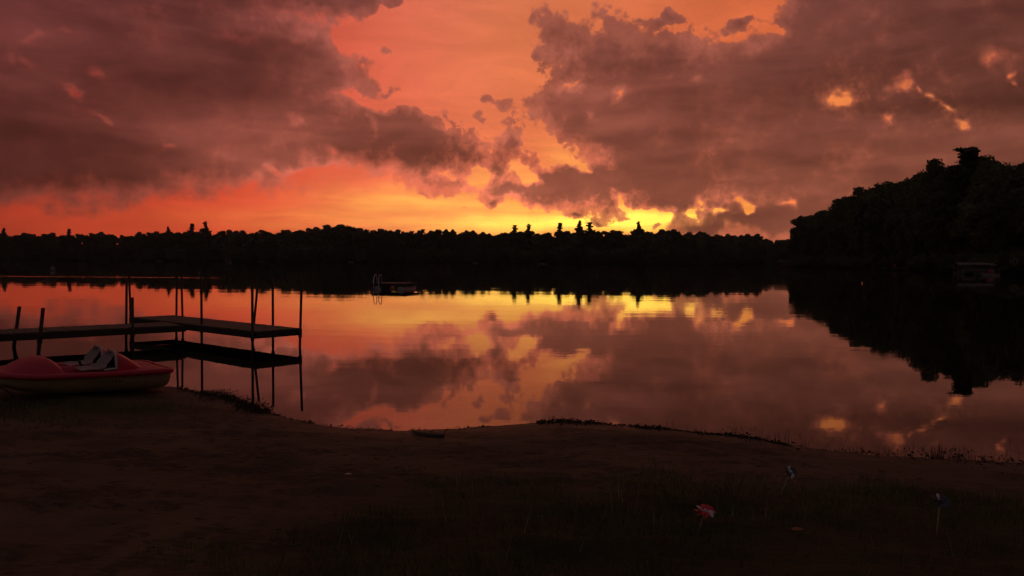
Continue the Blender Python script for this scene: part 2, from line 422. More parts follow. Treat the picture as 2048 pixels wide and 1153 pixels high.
M['bark'] = mat('bark', (0.09, 0.065, 0.045), 0.9, 0.3, 3.0)
M['wood'] = mat('weathered deck wood', (0.115, 0.085, 0.062), 0.75, 0.35, 5.0, 0.002, 0.3)
M['beam'] = mat('dark dock frame', (0.05, 0.036, 0.028), 0.8, 0.3, 4.0, 0.002, 0.2)
M['pole'] = mat('rusty steel pole', (0.055, 0.035, 0.025), 0.65, 0.35, 9.0, 0.001, 0.3, 0.2)
M['red'] = mat('red moulded plastic', (0.42, 0.012, 0.040), 0.42, 0.10, 4.0, 0.0, 0.5)
M['cream'] = mat('cream moulded plastic', (0.34, 0.235, 0.12), 0.5, 0.16, 3.0, 0.0, 0.4)
M['seat'] = mat('pale grey plastic', (0.24, 0.19, 0.185), 0.5, 0.10, 5.0, 0.0, 0.4)
M['ink'] = mat('black lettering', (0.02, 0.015, 0.015), 0.6, 0.1, 8.0)
M['pale'] = mat('pale fibreglass', (0.38, 0.32, 0.31), 0.4, 0.08, 3.0)
M['alu'] = mat('brushed aluminium', (0.62, 0.60, 0.58), 0.35, 0.08, 12.0, 0.0, 0.5, 0.9)
M['float'] = mat('white plastic drum', (0.38, 0.31, 0.30), 0.5, 0.12, 4.0)
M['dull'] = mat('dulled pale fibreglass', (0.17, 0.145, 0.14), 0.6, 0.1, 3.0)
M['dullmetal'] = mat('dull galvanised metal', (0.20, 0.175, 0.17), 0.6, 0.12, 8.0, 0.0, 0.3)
M['canvas'] = mat('grey canvas', (0.13, 0.11, 0.11), 0.85, 0.15, 3.0)
M['maroon'] = mat('faded red paint', (0.20, 0.035, 0.04), 0.6, 0.15, 4.0)
M['stick'] = mat('pale wooden stick', (0.34, 0.25, 0.16), 0.8, 0.2, 20.0)
M['foil_red'] = mat('glossy red foil', (0.55, 0.012, 0.05), 0.25, 0.1, 15.0)
M['foil_white'] = mat('white foil', (0.50, 0.44, 0.46), 0.35, 0.06, 15.0)
M['foil_dark'] = mat('dark blue foil', (0.03, 0.03, 0.05), 0.3, 0.2, 15.0)
M['grass'] = mat('grass blades', (0.045, 0.068, 0.020), 0.7, 0.45, 0.9, 0.0, 0.1, hue=(0.110, 0.115, 0.036))
M['weed'] = mat('shore weed', (0.040, 0.036, 0.022), 0.85, 0.35, 2.0, 0.0, 0.1)
M['drift'] = mat('wet driftwood', (0.075, 0.055, 0.045), 0.8, 0.3, 12.0, 0.002)
M['leafdead'] = mat('dead leaf', (0.20, 0.085, 0.035), 0.8, 0.25, 25.0)

# ================================================================== the setting
# --- near bank: shoreline traced where the water meets the ground
SH_PX = [(300, 768), (347, 774), (385, 784), (455, 795), (510, 820), (560, 832), (600, 842), (650, 851), (700, 856), (800, 860), (900, 858), (1000, 852), (1080, 846), (1130, 843),
         (1190, 846), (1250, 852), (1330, 858), (1400, 867), (1500, 876), (1560, 888), (1650, 900), (1750, 907), (1850, 915), (1950, 920), (2048, 924)]
SH = [(-90, 30), (-40, 19), (-20, 14.2), (-14, 12.9), (-10, 12.3), (-8, 12.0), (-6.8, 11.9)] + [tuple(on_z(*p)[:2]) for p in SH_PX if p[0] > 320] + [(6.2, 7.1), (8, 6.8), (14, 6.4), (40, 7.5), (90, 12)]
SHX = np.array([p[0] for p in SH]); SHY = np.array([p[1] for p in SH])
def shore_y(x): return np.interp(x, SHX, SHY)
def ground_z(x, y):
    x = np.asarray(x, float); y = np.asarray(y, float)
    s = shore_y(x) - y
    z = np.where(s < 0, 0.10 * s, np.where(s < 6, 0.05 * s, 0.30 + 0.02 * (s - 6)))
    amp = np.clip(0.12 + np.abs(s) * 0.5, 0, 1)
    ruts = np.abs(fbm(x * 0.9 + y * 0.5, y * 3.4 - x * 0.5, 41, 3)) * np.clip(s / 1.0, 0, 1)
    z = z + amp * (0.050 * fbm(x * 0.9, y * 1.1, 3, 3) + 0.036 * fbm(x * 2.3 + y * 0.8, y * 4.2, 11, 4)) + 0.045 * ruts
    far = np.clip((s - 15) / 40, 0, 1)
    return z + far * 1.5 * fbm(x * 0.05, y * 0.05, 5, 3)
xs = np.unique(np.concatenate([np.linspace(-90, -12, 40), np.arange(-12, -8, 0.16), np.arange(-8, 6.6, 0.05), np.arange(6.6, 12, 0.2), np.linspace(12, 90, 40)]))
ss = np.unique(np.concatenate([np.linspace(-8, -1.2, 14), np.arange(-1.2, 7.0, 0.05), np.arange(7.0, 12, 0.2), np.linspace(12, 70, 30)]))
GX, GS = np.meshgrid(xs, ss, indexing='ij'); GY = shore_y(GX) - GS
GZ = ground_z(GX, GY)
nv = len(ss)
V = np.stack([GX, GY, GZ], -1).reshape(-1, 3)
ii, jj = np.meshgrid(np.arange(len(xs) - 1), np.arange(nv - 1), indexing='ij')
a = (ii * nv + jj).reshape(-1)
Fq = np.stack([a, a + 1, a + nv + 1, a + nv], -1)
def big_mesh(name, V, Fq, m, smooth=True):
    me = bpy.data.meshes.new(name)
    me.vertices.add(len(V)); me.vertices.foreach_set('co', V.reshape(-1).astype(np.float32))
    me.loops.add(Fq.size); me.loops.foreach_set('vertex_index', Fq.reshape(-1).astype(np.int32))
    me.polygons.add(len(Fq)); me.polygons.foreach_set('loop_start', np.arange(0, Fq.size, Fq.shape[1], dtype=np.int32))
    me.update(calc_edges=True)
    if smooth: me.polygons.foreach_set('use_smooth', np.ones(len(Fq), dtype=bool))
    me.materials.append(m)
    o = bpy.data.objects.new(name, me); col.objects.link(o); return o

m, B, bs = new_mat('sandy lake bank')
tcn = m.node_tree.nodes.new('ShaderNodeTexCoord'); oc = tcn.outputs['Object']
gx, gy, gz = B.sep(oc)
n1 = B.noise(oc, 0.8, 6, 0.6); n2 = B.noise(oc, 4.5, 5, 0.65); n3 = B.noise(B.vm('MULTIPLY', oc, (9.0, 22.0, 9.0)), 1.0, 4, 0.6)
sand = B.ramp(n1, [(0.30, (0.070, 0.046, 0.030)), (0.55, (0.120, 0.078, 0.048)), (0.75, (0.170, 0.112, 0.070))])
dirt = B.ramp(n2, [(0.35, (0.028, 0.021, 0.016)), (0.7, (0.065, 0.045, 0.032))])
litter = B.mr(B.m('ADD', B.m('ADD', n2, B.m('MULTIPLY', B.m('SUBTRACT', n3, 0.5), 0.7)), B.m('MULTIPLY', B.m('SUBTRACT', B.noise(B.vm('MULTIPLY', oc, (0.5, 1.5, 0.5)), 1.0, 3), 0.5), 0.8)), 0.46, 0.66, 0.0, 0.9)
gcol = B.mix(litter, sand, dirt)
# damp, darker strip at the water's edge and dark soil with moss under the lawn on the right
damp = B.mr(gz, 0.0, 0.05, 0.55, 1.0)
lawn_a = B.m('MINIMUM', B.m('MULTIPLY', B.m('SUBTRACT', 6.1, gy), 0.7), B.m('MULTIPLY', B.m('ADD', gx, 1.5), 0.9))
lawn_b = B.m('SUBTRACT', 0.9, B.vm('LENGTH', B.vm('MULTIPLY', B.vm('SUBTRACT', oc, (-5.4, 9.1, 0.0)), (0.62, 1.3, 0.0)), out=1))
mossy = B.mr(B.m('ADD', B.m('MAXIMUM', lawn_a, lawn_b), B.m('MULTIPLY', B.m('SUBTRACT', n1, 0.5), 3.0)), -0.35, 0.75, 0.0, 1.0)
gcol = B.mix(B.m('MULTIPLY', mossy, 0.85), gcol, B.ramp(n2, [(0.3, (0.016, 0.018, 0.007)), (0.7, (0.044, 0.042, 0.015))]))
B._in(bs.inputs['Base Color'], B.vm('SCALE', gcol, scale=damp))
B._in(bs.inputs['Roughness'], B.mr(gz, 0.0, 0.06, 0.55, 0.95))
bs.inputs['Specular IOR Level'].default_value = 0.25
bn = m.node_tree.nodes.new('ShaderNodeBump'); bn.inputs['Strength'].default_value = 0.9; bn.inputs['Distance'].default_value = 0.025
B._in(bn.inputs['Height'], B.m('ADD', B.noise(oc, 14.0, 5, 0.65), B.m('MULTIPLY', n3, 0.6)))
B._in(bs.inputs['Normal'], bn.outputs[0])
M['bank'] = m
tag(big_mesh('ground', V, Fq, M['bank']), kind='structure')

# --- lake
m, B, bs = new_mat('lake water')
tcn = m.node_tree.nodes.new('ShaderNodeTexCoord'); oc = tcn.outputs['Object']
wx, wy, wz = B.sep(oc)
bs.inputs['Base Color'].default_value = (0.010, 0.008, 0.006, 1)
bs.inputs['Roughness'].default_value = 0.015
bs.inputs['IOR'].default_value = 1.333
bs.inputs['Specular IOR Level'].default_value = 0.5
r1 = B.noise(B.vm('MULTIPLY', oc, (0.55, 1.5, 1)), 1.0, 3, 0.5, 0.4)
r2 = B.noise(B.vm('MULTIPLY', oc, (2.0, 6.0, 1)), 1.0, 3, 0.5, 0.3)
r0 = B.noise(B.vm('MULTIPLY', oc, (0.10, 0.32, 1)), 1.0, 2, 0.5, 0.2)
patch = B.mr(B.noise(B.vm('MULTIPLY', oc, (0.012, 0.045, 1)), 1.0, 3, 0.5), 0.46, 0.66, 0.35, 1.5)
hgt = B.m('ADD', B.m('MULTIPLY', r0, 0.0050), B.m('MULTIPLY', B.m('ADD', B.m('MULTIPLY', r1, 0.0019), B.m('MULTIPLY', r2, 0.00042)), patch))
# a breath of wind ruffles one long strip of the open lake
strip = B.m('MULTIPLY', B.mr(B.m('ABSOLUTE', B.m('SUBTRACT', B.m('ADD', wy, B.m('MULTIPLY', B.noise(B.vm('MULTIPLY', oc, (0.08, 0.0, 1)), 1.0, 2), 5.0)), 79.5)), 0.0, 1.8, 1.0, 0.0), B.mr(wx, -34, -26, 1.0, 0.0))
r4 = B.noise(B.vm('MULTIPLY', oc, (3.0, 7.0, 1)), 1.0, 2, 0.5)
hgt = B.m('MULTIPLY_ADD', B.m('MULTIPLY', strip, r4), 0.013, hgt)
bn = m.node_tree.nodes.new('ShaderNodeBump'); bn.inputs['Strength'].default_value = 1.0; bn.inputs['Distance'].default_value = 1.0
B._in(bn.inputs['Height'], hgt)
B._in(bs.inputs['Normal'], bn.outputs[0])
M['water'] = m
tag(mesh_obj('lake_water', [(-1550, -20, 0), (1550, -20, 0), (1550, 600, 0), (-1550, 600, 0)], [(0, 1, 2, 3)], M['water']), kind='structure')

# --- land under the woods
M['soil'] = mat('wood floor', (0.020, 0.020, 0.012), 0.95, 0.4, 0.3, 0.0, 0.0)
FAR_Y = 520.0
def far_z(x, w): return -0.6 + 0.16 * np.minimum(w, 8) + 0.13 * np.clip(w - 8, 0, 60) + 0.02 * np.clip(w - 68, 0, 400)
fx = np.linspace(-1550, 1550, 161); fw = np.array([0, 3, 6, 10, 16, 30, 60, 100, 180, 280, 420])
FX, FW = np.meshgrid(fx, fw, indexing='ij')
FYY = FAR_Y - 4 + FW + 5 * fbm(FX * 0.02, FX * 0.0, 8, 3)
FZ = far_z(FX, FW) + np.clip(FW / 60, 0, 1) * 2 * fbm(FX * 0.01, FW * 0.01, 4, 3)
a = (np.arange(160)[:, None] * 11 + np.arange(10)[None]).reshape(-1)
tag(big_mesh('far_shore', np.stack([FX, FYY, FZ], -1).reshape(-1, 3), np.stack([a, a + 11, a + 12, a + 1], -1), M['soil']), kind='structure')

# right-hand point of land: its waterline runs away from the viewer
RS = [(150, 60), (112, 105), (96, 130), (92, 150), (94.5, 166), (104, 205), (116, 265), (122, 325), (124, 345), (140, 362), (220, 385), (420, 410)]
def rs_pt(t):
    t = max(0, min(len(RS) - 1.001, t)); i = int(t); f = t - i
    return Vector((RS[i][0] * (1 - f) + RS[i + 1][0] * f, RS[i][1] * (1 - f) + RS[i + 1][1] * f, 0))
def rs_norm(t):
    d = (rs_pt(t + 0.3) - rs_pt(t - 0.3)).normalized()
    return Vector((d.y, -d.x, 0))
ts = np.linspace(0, len(RS) - 1.01, 67); ws = [0, 2, 5, 9, 15, 30, 60, 110]
Pg = []
for t in ts:
    p, n = rs_pt(t), rs_norm(t)
    Pg.append([tuple(p - n * 2.0 + n * w + Vector((0, 0, -0.5 + 0.22 * min(w, 6) + 0.16 * max(0, w - 6)))) for w in ws])
mb = MB().grid(Pg)
tag(mb.build('right_shore', M['soil'], None, True), kind='structure')

# ================================================================== trees
def leaf_quads(C, Rr, n, size, r, flat=1.0):
    """n leaf-sized quads scattered through balls C with radii Rr"""
    w = Rr ** 2; idx = r.choice(len(C), n, p=w / w.sum())
    d = r.normal(size=(n, 3)); d /= np.linalg.norm(d, axis=1)[:, None]
    rad = Rr[idx] * r.uniform(0.25, 1.0, n) ** 0.6
    d[:, 2] *= flat
    P = C[idx] + d * rad[:, None]
    e1 = r.normal(size=(n, 3)); e1 /= np.linalg.norm(e1, axis=1)[:, None]
    e2 = np.cross(e1, r.normal(size=(n, 3))); e2 /= np.linalg.norm(e2, axis=1)[:, None]
    s = size * r.uniform(0.6, 1.35, n)[:, None]
    a, b = e1 * s * 0.5, e2 * s * 0.36
    return np.stack([P - a, P + b, P + a, P - b], 1)
def broadleaf(seed, H, R, low, nleaf, size, nclump):
    """unit tree of height H: trunk with limbs and a crown of leaf clumps reaching down to low*H"""
    r = np.random.default_rng(seed)
    C = []; Rr = []
    cz = H * (low + 1) / 2; hz = H * (1 - low) / 2
    while len(C) < nclump:
        p = r.uniform(-1, 1, 3); q = np.linalg.norm(p)
        if q > 1 or (q < 0.45 and r.random() < 0.7): continue
        if p[2] < -0.2: p[:2] *= 0.9
        ang = math.atan2(p[1], p[0]); k = 1 + 0.22 * math.sin(3 * ang + seed) + 0.12 * math.sin(5 * ang + 2 * seed)
        rr = r.uniform(0.20, 0.36) * R * (1.3 - 0.45 * q)
        C.append((p[0] * (R - rr * 0.7) * k, p[1] * (R - rr * 0.7) * k, cz + p[2] * (hz - rr)))
        Rr.append(rr)
    C = np.array(C); Rr = np.array(Rr)
    Q = leaf_quads(C, Rr, nleaf, size, r, 0.8)
    mb = MB()
    top = Vector((r.uniform(-.3, .3), r.uniform(-.3, .3), H * 0.82))
    tp = [Vector((0, 0, -0.8)), Vector((0, 0, 0.4)), Vector((r.uniform(-.15, .15), r.uniform(-.15, .15), H * 0.35)), top * 0.75 + Vector((0, 0, H * 0.05)), top]
    mb.tube(tp, [H * 0.022, H * 0.017, H * 0.013, H * 0.008, H * 0.003], 7)
    for k in r.choice(nclump, min(16, nclump), replace=False):
        c = Vector(C[k]); z0 = max(H * 0.12, min(c.z - 0.25 * math.hypot(c.x, c.y) - 0.5, H * 0.7)); f = z0 / H
        b = Vector((top.x * f, top.y * f, z0)); mid = b.lerp(c, 0.55) + Vector((0, 0, -0.04 * H))
        mb.tube([b, mid, c], [H * 0.0075, H * 0.005, H * 0.0018], 5)
    return Q, mb
def pine(seed, H, nleaf, size, gap=1.0):
    r = np.random.default_rng(seed)
    mb = MB(); bend = Vector((r.uniform(-.5, .5), r.uniform(-.5, .5), 0))
    def ax(z): return Vector((bend.x * (z / H) ** 2, bend.y * (z / H) ** 2, z))
    mb.tube([ax(-0.8) if False else Vector((0, 0, -0.8)), ax(H * .3), ax(H * .6), ax(H * .85), ax(H)], [H * .016, H * .013, H * .009, H * .005, H * .0015], 7)
    C = []; Rr = []; z = H * 0.22
    while z < H * 0.985:
        f = z / H
        env = 0.165 * H * min(1.0, 0.16 + (1.0 - f) * 3.4) * (0.7 + 0.3 * math.sin(f * 23 + seed))
        for a in np.arange(r.uniform(0, 2), r.uniform(0, 2) + 6.2, 6.28 / r.integers(4, 7)):
            if r.random() < 0.18: continue
            L = env * r.uniform(0.30, 1.2); d = Vector((math.cos(a), math.sin(a), 0)); lift = r.uniform(0.02, 0.28)
            b = ax(z); e = b + d * L + Vector((0, 0, L * lift)); mid = b + d * L * 0.55 + Vector((0, 0, L * lift * 0.3))
            mb.tube([b, mid, e], [H * .0035, H * .0022, H * .0008], 4)
            for q in np.linspace(0.35, 1.0, 5):
                p = b.lerp(mid, q * 2) if q < 0.5 else mid.lerp(e, q * 2 - 1)
                C.append((p.x + r.normal() * .15, p.y + r.normal() * .15, p.z + 0.12)); Rr.append(L * 0.20 + 0.42)
        z += H * r.uniform(0.032, 0.070) * gap
    C = np.array(C); Rr = np.array(Rr)
    Q = leaf_quads(C, Rr, nleaf, size, r, 0.62)
    return Q, mb
def make_tree(name, Q, mb, lm, H):
    o = empty(name); o['h0'] = H
    tr = mb.build('trunk', M['bark'], o, True)
    cr = bpy.data.objects.new('crown', quad_mesh('crown', Q, lm)); col.objects.link(cr); cr.parent = o
    return o
PROTO = {}
for k in range(5):
    Q, mb = broadleaf(20 + k, 20.0, [5.6, 6.4, 5.0, 6.0, 5.4][k], [0.10, 0.16, 0.08, 0.2, 0.12][k], 15000, 0.55, 80)
    PROTO['near%d' % k] = (make_tree('broadleaf_tree', Q, mb, M['leaf'], 20.0), 20.0)
for k in range(5):
    Q, mb = broadleaf(40 + k, 20.0, [5.6, 6.6, 5.0, 6.2, 5.2][k], [0.02, 0.05, 0.02, 0.04, 0.03][k], 7000, 0.95, 60)
    PROTO['far%d' % k] = (make_tree('broadleaf_tree', Q, mb, M['leaf_far'], 20.0), 20.0)
for k in range(3):
    Q, mb = pine(60 + k, 24.0, 22000, 0.50, 0.6)
    PROTO['pine%d' % k] = (make_tree('pine_tree', Q, mb, M['needle'], 24.0), 24.0)
for k in range(2):
    Q, mb = pine(80 + k, 24.0, 10000, 0.80, 0.7)
    PROTO['fpine%d' % k] = (make_tree('pine_tree', Q, mb, M['needle'], 24.0), 24.0)
for k in range(2):
    Q, mb = broadleaf(90 + k, 6.0, 3.4, 0.0, 3000, 0.42, 40)
    PROTO['shrub%d' % k] = (make_tree('shore_shrub', Q, mb, M['leaf'], 6.0), 6.0)
used = set()
def put_tree(kind, x, y, z, H, label, cat, group=None, widen=1.0, rz=None):
    src, h0 = PROTO[kind]
    o = copy_tree(src) if kind in used else src
    used.add(kind)
    k = H / h0
    o.location = (x, y, z); o.scale = (k * widen, k * widen, k)
    o.rotation_euler = (0, 0, random.uniform(0, 6.28) if rz is None else rz)
    for q in ('h0', 'group'):
        if q in o: del o[q]
    return tag(o, label, cat, group)

# --- far shore: the skyline of the wood, traced as the height of the tops along the shore
SKY = [(-120, 464), (0, 465), (50, 461), (100, 463), (150, 461), (200, 461), (250, 464), (300, 461), (340, 459), (380, 458), (450, 456), (500, 453), (560, 459), (600, 453), (640, 448), (690, 443), (715, 452),
       (760, 453), (800, 457), (850, 453), (900, 453), (940, 452), (980, 461), (1020, 459), (1060, 459), (1100, 461), (1150, 458), (1200, 455), (1250, 457), (1300, 456), (1350, 453), (1400, 459), (1440, 464), (1480, 466),
       (1510, 463), (1545, 471), (1600, 469), (1800, 465), (2200, 460)]
SKX = [p[0] for p in SKY]; SKYY = [p[1] for p in SKY]
def far_tree(px, Y, top_py, kind, label, cat, group, widen=1.0):
    p = at_y(px, top_py, Y); g = float(far_z(0, max(2.0, Y - FAR_Y + 4))) - 0.2
    return put_tree(kind, p.x, Y, g, max(3.0, p.z - g), label, cat, group, widen)
px = -90
while px < 1640:
    Y = FAR_Y + random.uniform(22, 40)
    top = np.interp(px, SKX, SKYY) + random.choice([0, 0, 1, 2, 3, 5])
    far_tree(px, Y, top, 'far%d' % random.randrange(5), 'dark broadleaf tree forming the skyline of the far shore wood', 'tree', 'skyline trees of the far wood', random.uniform(1.15, 1.6))
    px += random.uniform(16, 23)
px = -80
while px < 1640:
    Y = FAR_Y + random.uniform(12, 20)
    top = np.interp(px, SKX, SKYY) + random.uniform(5, 13)
    far_tree(px, Y, top, 'far%d' % random.randrange(5), 'dark broadleaf tree in the middle of the far shore wood', 'tree', 'middle row trees of the far wood', random.uniform(1.3, 1.7))
    px += random.uniform(30, 42)
px = -80
while px < 1640:
    Y = FAR_Y + random.uniform(-1, 4)
    far_tree(px, Y, random.uniform(486, 502), 'far%d' % random.randrange(5), 'low dark broadleaf tree at the water edge of the far shore', 'tree', 'waterside trees of the far wood', random.uniform(1.7, 2.3))
    px += random.uniform(20, 28)
FP = [(8, 457, 'small pine rising above the far wood at the extreme left'), (138, 457, 'short pine tip poking out of the far left treeline'), (336, 454, 'pine with a rounded tip just left of two pointed skyline pines'),
      (384, 446, 'left one of two pointed pines above the far wood'), (412, 444, 'right one of two pointed pines above the far wood'), (1030, 449, 'broad ragged pine left of the bright yellow sky gap'),
      (1056, 449, 'flat topped pine beside the broad ragged pine on the far skyline'), (1120, 444, 'solitary pointed pine against the yellow sky strip'), (1160, 442, 'left of the twin tall pines against the yellow sky'),
      (1180, 443, 'right of the twin tall pines against the yellow sky'), (1278, 444, 'lone pine rising right of the twin pines on the far skyline')]
for i, (a, b, lab) in enumerate(FP):
    far_tree(a, FAR_Y + 34 + (i % 3) * 4, b, 'fpine%d' % (i % 2), lab, 'tree', None, 0.95)

# --- point of land on the right: tops traced the same way
RSK = [(1560, 452), (1585, 436), (1610, 424), (1640, 415), (1665, 398), (1690, 380), (1720, 366), (1750, 354), (1790, 350), (1822, 347), (1832, 325), (1850, 314), (1872, 308), (1890, 318), (1905, 322), (1938, 300), (1965, 306), (1985, 322),
       (2010, 318), (2040, 306), (2100, 300), (2300, 290)]
RX = [p[0] for p in RSK]; RY = [p[1] for p in RSK]
def px_of(x, y): return 1024 + F_PX * x / y
def right_tree(t, inland, drop, kind, label, cat, group, widen=1.0):
    p = rs_pt(t) + rs_norm(t) * inland
    g = 0.55 + 0.16 * max(0, inland - 4)
    top = at_y(px_of(p.x, p.y), np.interp(px_of(p.x, p.y), RX, RY) + drop, p.y)
    return put_tree(kind, p.x, p.y, g, max(3.5, top.z - g), label, cat, group, widen)
def step(t, m):   # advance m metres along the shoreline
    i = min(int(t), len(RS) - 2); return m / math.dist(RS[i], RS[i + 1])
t = 1.9
while t < 7.75:
    right_tree(t, random.uniform(6, 9), random.choice([0, 0, 5, 12, 20]), 'near%d' % random.randrange(5), 'tall dark broadleaf tree forming the skyline of the right shore', 'tree', 'skyline trees of the right shore', random.uniform(0.75, 1.0))
    t += step(t, random.uniform(4.5, 7.0))
t = 1.9
while t < 7.85:
    right_tree(t, random.uniform(2.5, 4.5), random.uniform(30, 85) if t < 7.6 else random.uniform(6, 20), 'near%d' % random.randrange(5), 'half height dark tree leaning out over the right shore water', 'tree', 'waterside trees of the right shore', random.uniform(1.0, 1.35))
    t += step(t, random.uniform(6.0, 9.0))
t = 1.9
while t < 9.0:
    right_tree(t, random.uniform(14, 24), random.uniform(4, 30), 'near%d' % random.randrange(5), 'dark tree standing deep in the right shore wood', 'tree', 'inner trees of the right shore wood', random.uniform(1.0, 1.3))
    t += step(t, random.uniform(8, 12))
t = 1.9
while t < 8.0:
    p = rs_pt(t) + rs_norm(t) * random.uniform(1.0, 2.6)
    put_tree('shrub%d' % random.randrange(2), p.x, p.y, 0.0, random.uniform(3.0, 5.8), 'low dark shrub hanging over the right shore waterline', 'shrub', 'shrubs along the right shore waterline', random.uniform(1.1, 1.6))
    t += step(t, random.uniform(2.0, 3.3))
def point_tree(px, D, top, kind, label, widen=1.0):
    x = (px - 1024) / F_PX * D; q = at_y(px, top, D)
    return put_tree(kind, x, D, 0.8, q.z - 0.8, label, 'tree', None, widen)
point_tree(1938, 176, 291, 'pine0', 'tall layered pine crowning the right shore wood', 1.45)
point_tree(1872, 188, 306, 'near3', 'dense rounded tree just left of the tall layered pine', 0.8)
point_tree(1972, 172, 303, 'near1', 'loose leafed tree leaning on the right side of the tall layered pine', 0.6)
point_tree(1606, 340, 424, 'near4', 'spreading tree at the very tip of the right shore', 1.0)
for k, (o, h) in PROTO.items():
    if k not in used:
        for c in list(o.children): bpy.data.objects.remove(c)
        bpy.data.objects.remove(o)

# ================================================================== dock
DECK = 0.40
PA = on_z(261, 635.5, DECK); PB = on_z(347, 630, DECK); PC = on_z(598, 656, DECK); PD = on_z(514, 663.5, DECK)
long_d = ((PC - PB) + (PD - PA)).normalized(); L_pl = ((PC - PB).length + (PD - PA).length) / 2
wid_d = Vector((-long_d.y, long_d.x, 0)); W_pl = 1.08
pc = (PA + PB + PC + PD) / 4
dock = empty('dock', (pc.x, pc.y, 0), 0.0)
tag(dock, 'dark T shaped wooden dock on thin steel poles at the left', 'dock')
off = Vector((pc.x, pc.y, 0))
def deck_frame(name, a, b, width, th=0.125):
    """rim beams of one deck section running from a to b (centre line, local)"""
    d = (b - a); L = d.length; d = d.normalized(); n = Vector((-d.y, d.x, 0))
    R = Matrix((d, n, Vector((0, 0, 1)))).transposed()
    zt = DECK - 0.032
    for s in (-1, 1):
        MB().box((a + b) / 2 + n * s * (width / 2 - 0.022) + Vector((0, 0, zt - th / 2)), (L, 0.044, th), R).build('side_beam', M['beam'], dock)
    for e, k in ((a, 1), (b, -1)):
        MB().box(e + d * k * 0.022 + Vector((0, 0, zt - th / 2 - 0.003)), (0.044, width - 0.094, th - 0.006), R).build('end_beam', M['beam'], dock)
    k = 1.2
    while k < L - 0.6:
        MB().box(a + d * k + Vector((0, 0, zt - th / 2 - 0.006)), (0.04, width - 0.094, th - 0.012), R).build('cross_beam', M['beam'], dock)
        k += 1.2
    return d, n, L
plank_meshes = []
for v in range(4):
    w_ = 0.128 - 0.004 * v
    x, y, z = w_ / 2, 0.5, 0.014; c = 0.004
    vs = [(-x, -y, -z), (x, -y, -z), (x, y, -z), (-x, y, -z), (-x, -y, z - c), (x, -y, z - c), (x, y, z - c), (-x, y, z - c), (-x + c, -y + c, z), (x - c, -y + c, z), (x - c, y - c, z), (-x + c, y - c, z)]
    fs = [(0, 3, 2, 1), (0, 1, 5, 4), (1, 2, 6, 5), (2, 3, 7, 6), (3, 0, 4, 7), (4, 5, 9, 8), (5, 6, 10, 9), (6, 7, 11, 10), (7, 4, 8, 11), (8, 9, 10, 11)]
    me = bpy.data.meshes.new('plank'); me.from_pydata(vs, [], fs); me.materials.append(M['wood']); plank_meshes.append(me)
def planks(a, d, L, width, n0=0.0):
    k = 0.066; ang = math.atan2(d.y, d.x)
    while k < L - 0.05:
        o = bpy.data.objects.new('plank', random.choice(plank_meshes)); col.objects.link(o); o.parent = dock
        p = a + d * k
        o.location = (p.x, p.y, DECK - 0.0165 + random.uniform(-0.003, 0.003))
        o.rotation_euler = (random.uniform(-.004, .004), random.uniform(-.008, .008), ang + random.uniform(-.006, .006))
        o.scale = (1, width * random.uniform(1.0, 1.012), 1)
        k += 0.137
a = -long_d * L_pl / 2; b = long_d * L_pl / 2
d, n, L = deck_frame('platform', a, b, W_pl); planks(a, d, L, W_pl)
J = on_z(400, 648.5, DECK) - off; J.z = 0
wd = Vector((0.745, 0.667, 0)).normalized(); wn = Vector((-wd.y, wd.x, 0)); W_wk = 1.12
end = J + wn * W_wk / 2
# stop the walkway where its centre line meets the platform's long side
side_pt = -wid_d * W_pl / 2
tt = (side_pt - end).dot(wid_d) / wd.dot(wid_d)
end = end + wd * (tt - 0.10)
start = end - wd * 8.6
d2, n2_, L2 = deck_frame('walkway', start, end, W_wk); planks(start, d2, L2, W_wk)
def pole(p, top, lean=(0, 0), r=0.027, bottom=-0.9, parent=None):
    """p: local xy at deck height"""
    z0, z1 = bottom, top
    q = lambda z: Vector((p.x + lean[0] * (z - DECK), p.y + lean[1] * (z - DECK), z))
    mb = MB().tube([q(z0), q(z1)], r, 10)
    o = mb.build('pole', M['pole'], dock, True)
    sl = MB().tube([q(DECK - 0.20), q(DECK - 0.02)], r + 0.012, 10); sl.build('pole_bracket', M['beam'], o, True)
    return o
def edge(px, py): 
    v = on_z(px, py, DECK) - off; v.z = 0; return v
hl, hw = L_pl / 2, W_pl / 2 + 0.045
pole(-long_d * (hl - 0.06) - wid_d * hw, 1.44, (-0.03, 0.0))
pole(-long_d * (hl - 0.10) + wid_d * hw, 1.52, (0.02, 0))
pole(-long_d * (hl - 0.42) + wid_d * hw, 1.50, (-0.02, 0))
pole(long_d * (hl + 0.045) + wid_d * (hw - 0.07), 1.42, (0.03, 0.0))
pole(long_d * (hl - 0.06) - wid_d * hw, 1.47)
pole(long_d * 0.95 + wid_d * hw, 1.45, (0.10, 0.0))
pole(long_d * 1.72 + wid_d * hw, 1.47)
pole(J + wd * 0.02 - wn * 0.045, 1.55)
pole(J - wd * 1.45 - wn * 0.045, 1.05)
pole(J - wd * 1.25 + wn * (W_wk + 0.045), 1.42, (0.02, 0.0))
pole(edge(81, 667), 0.90, (0.10, 0.03), 0.036)
pole(edge(33, 657), 0.86, (0.13, 0.04), 0.036)

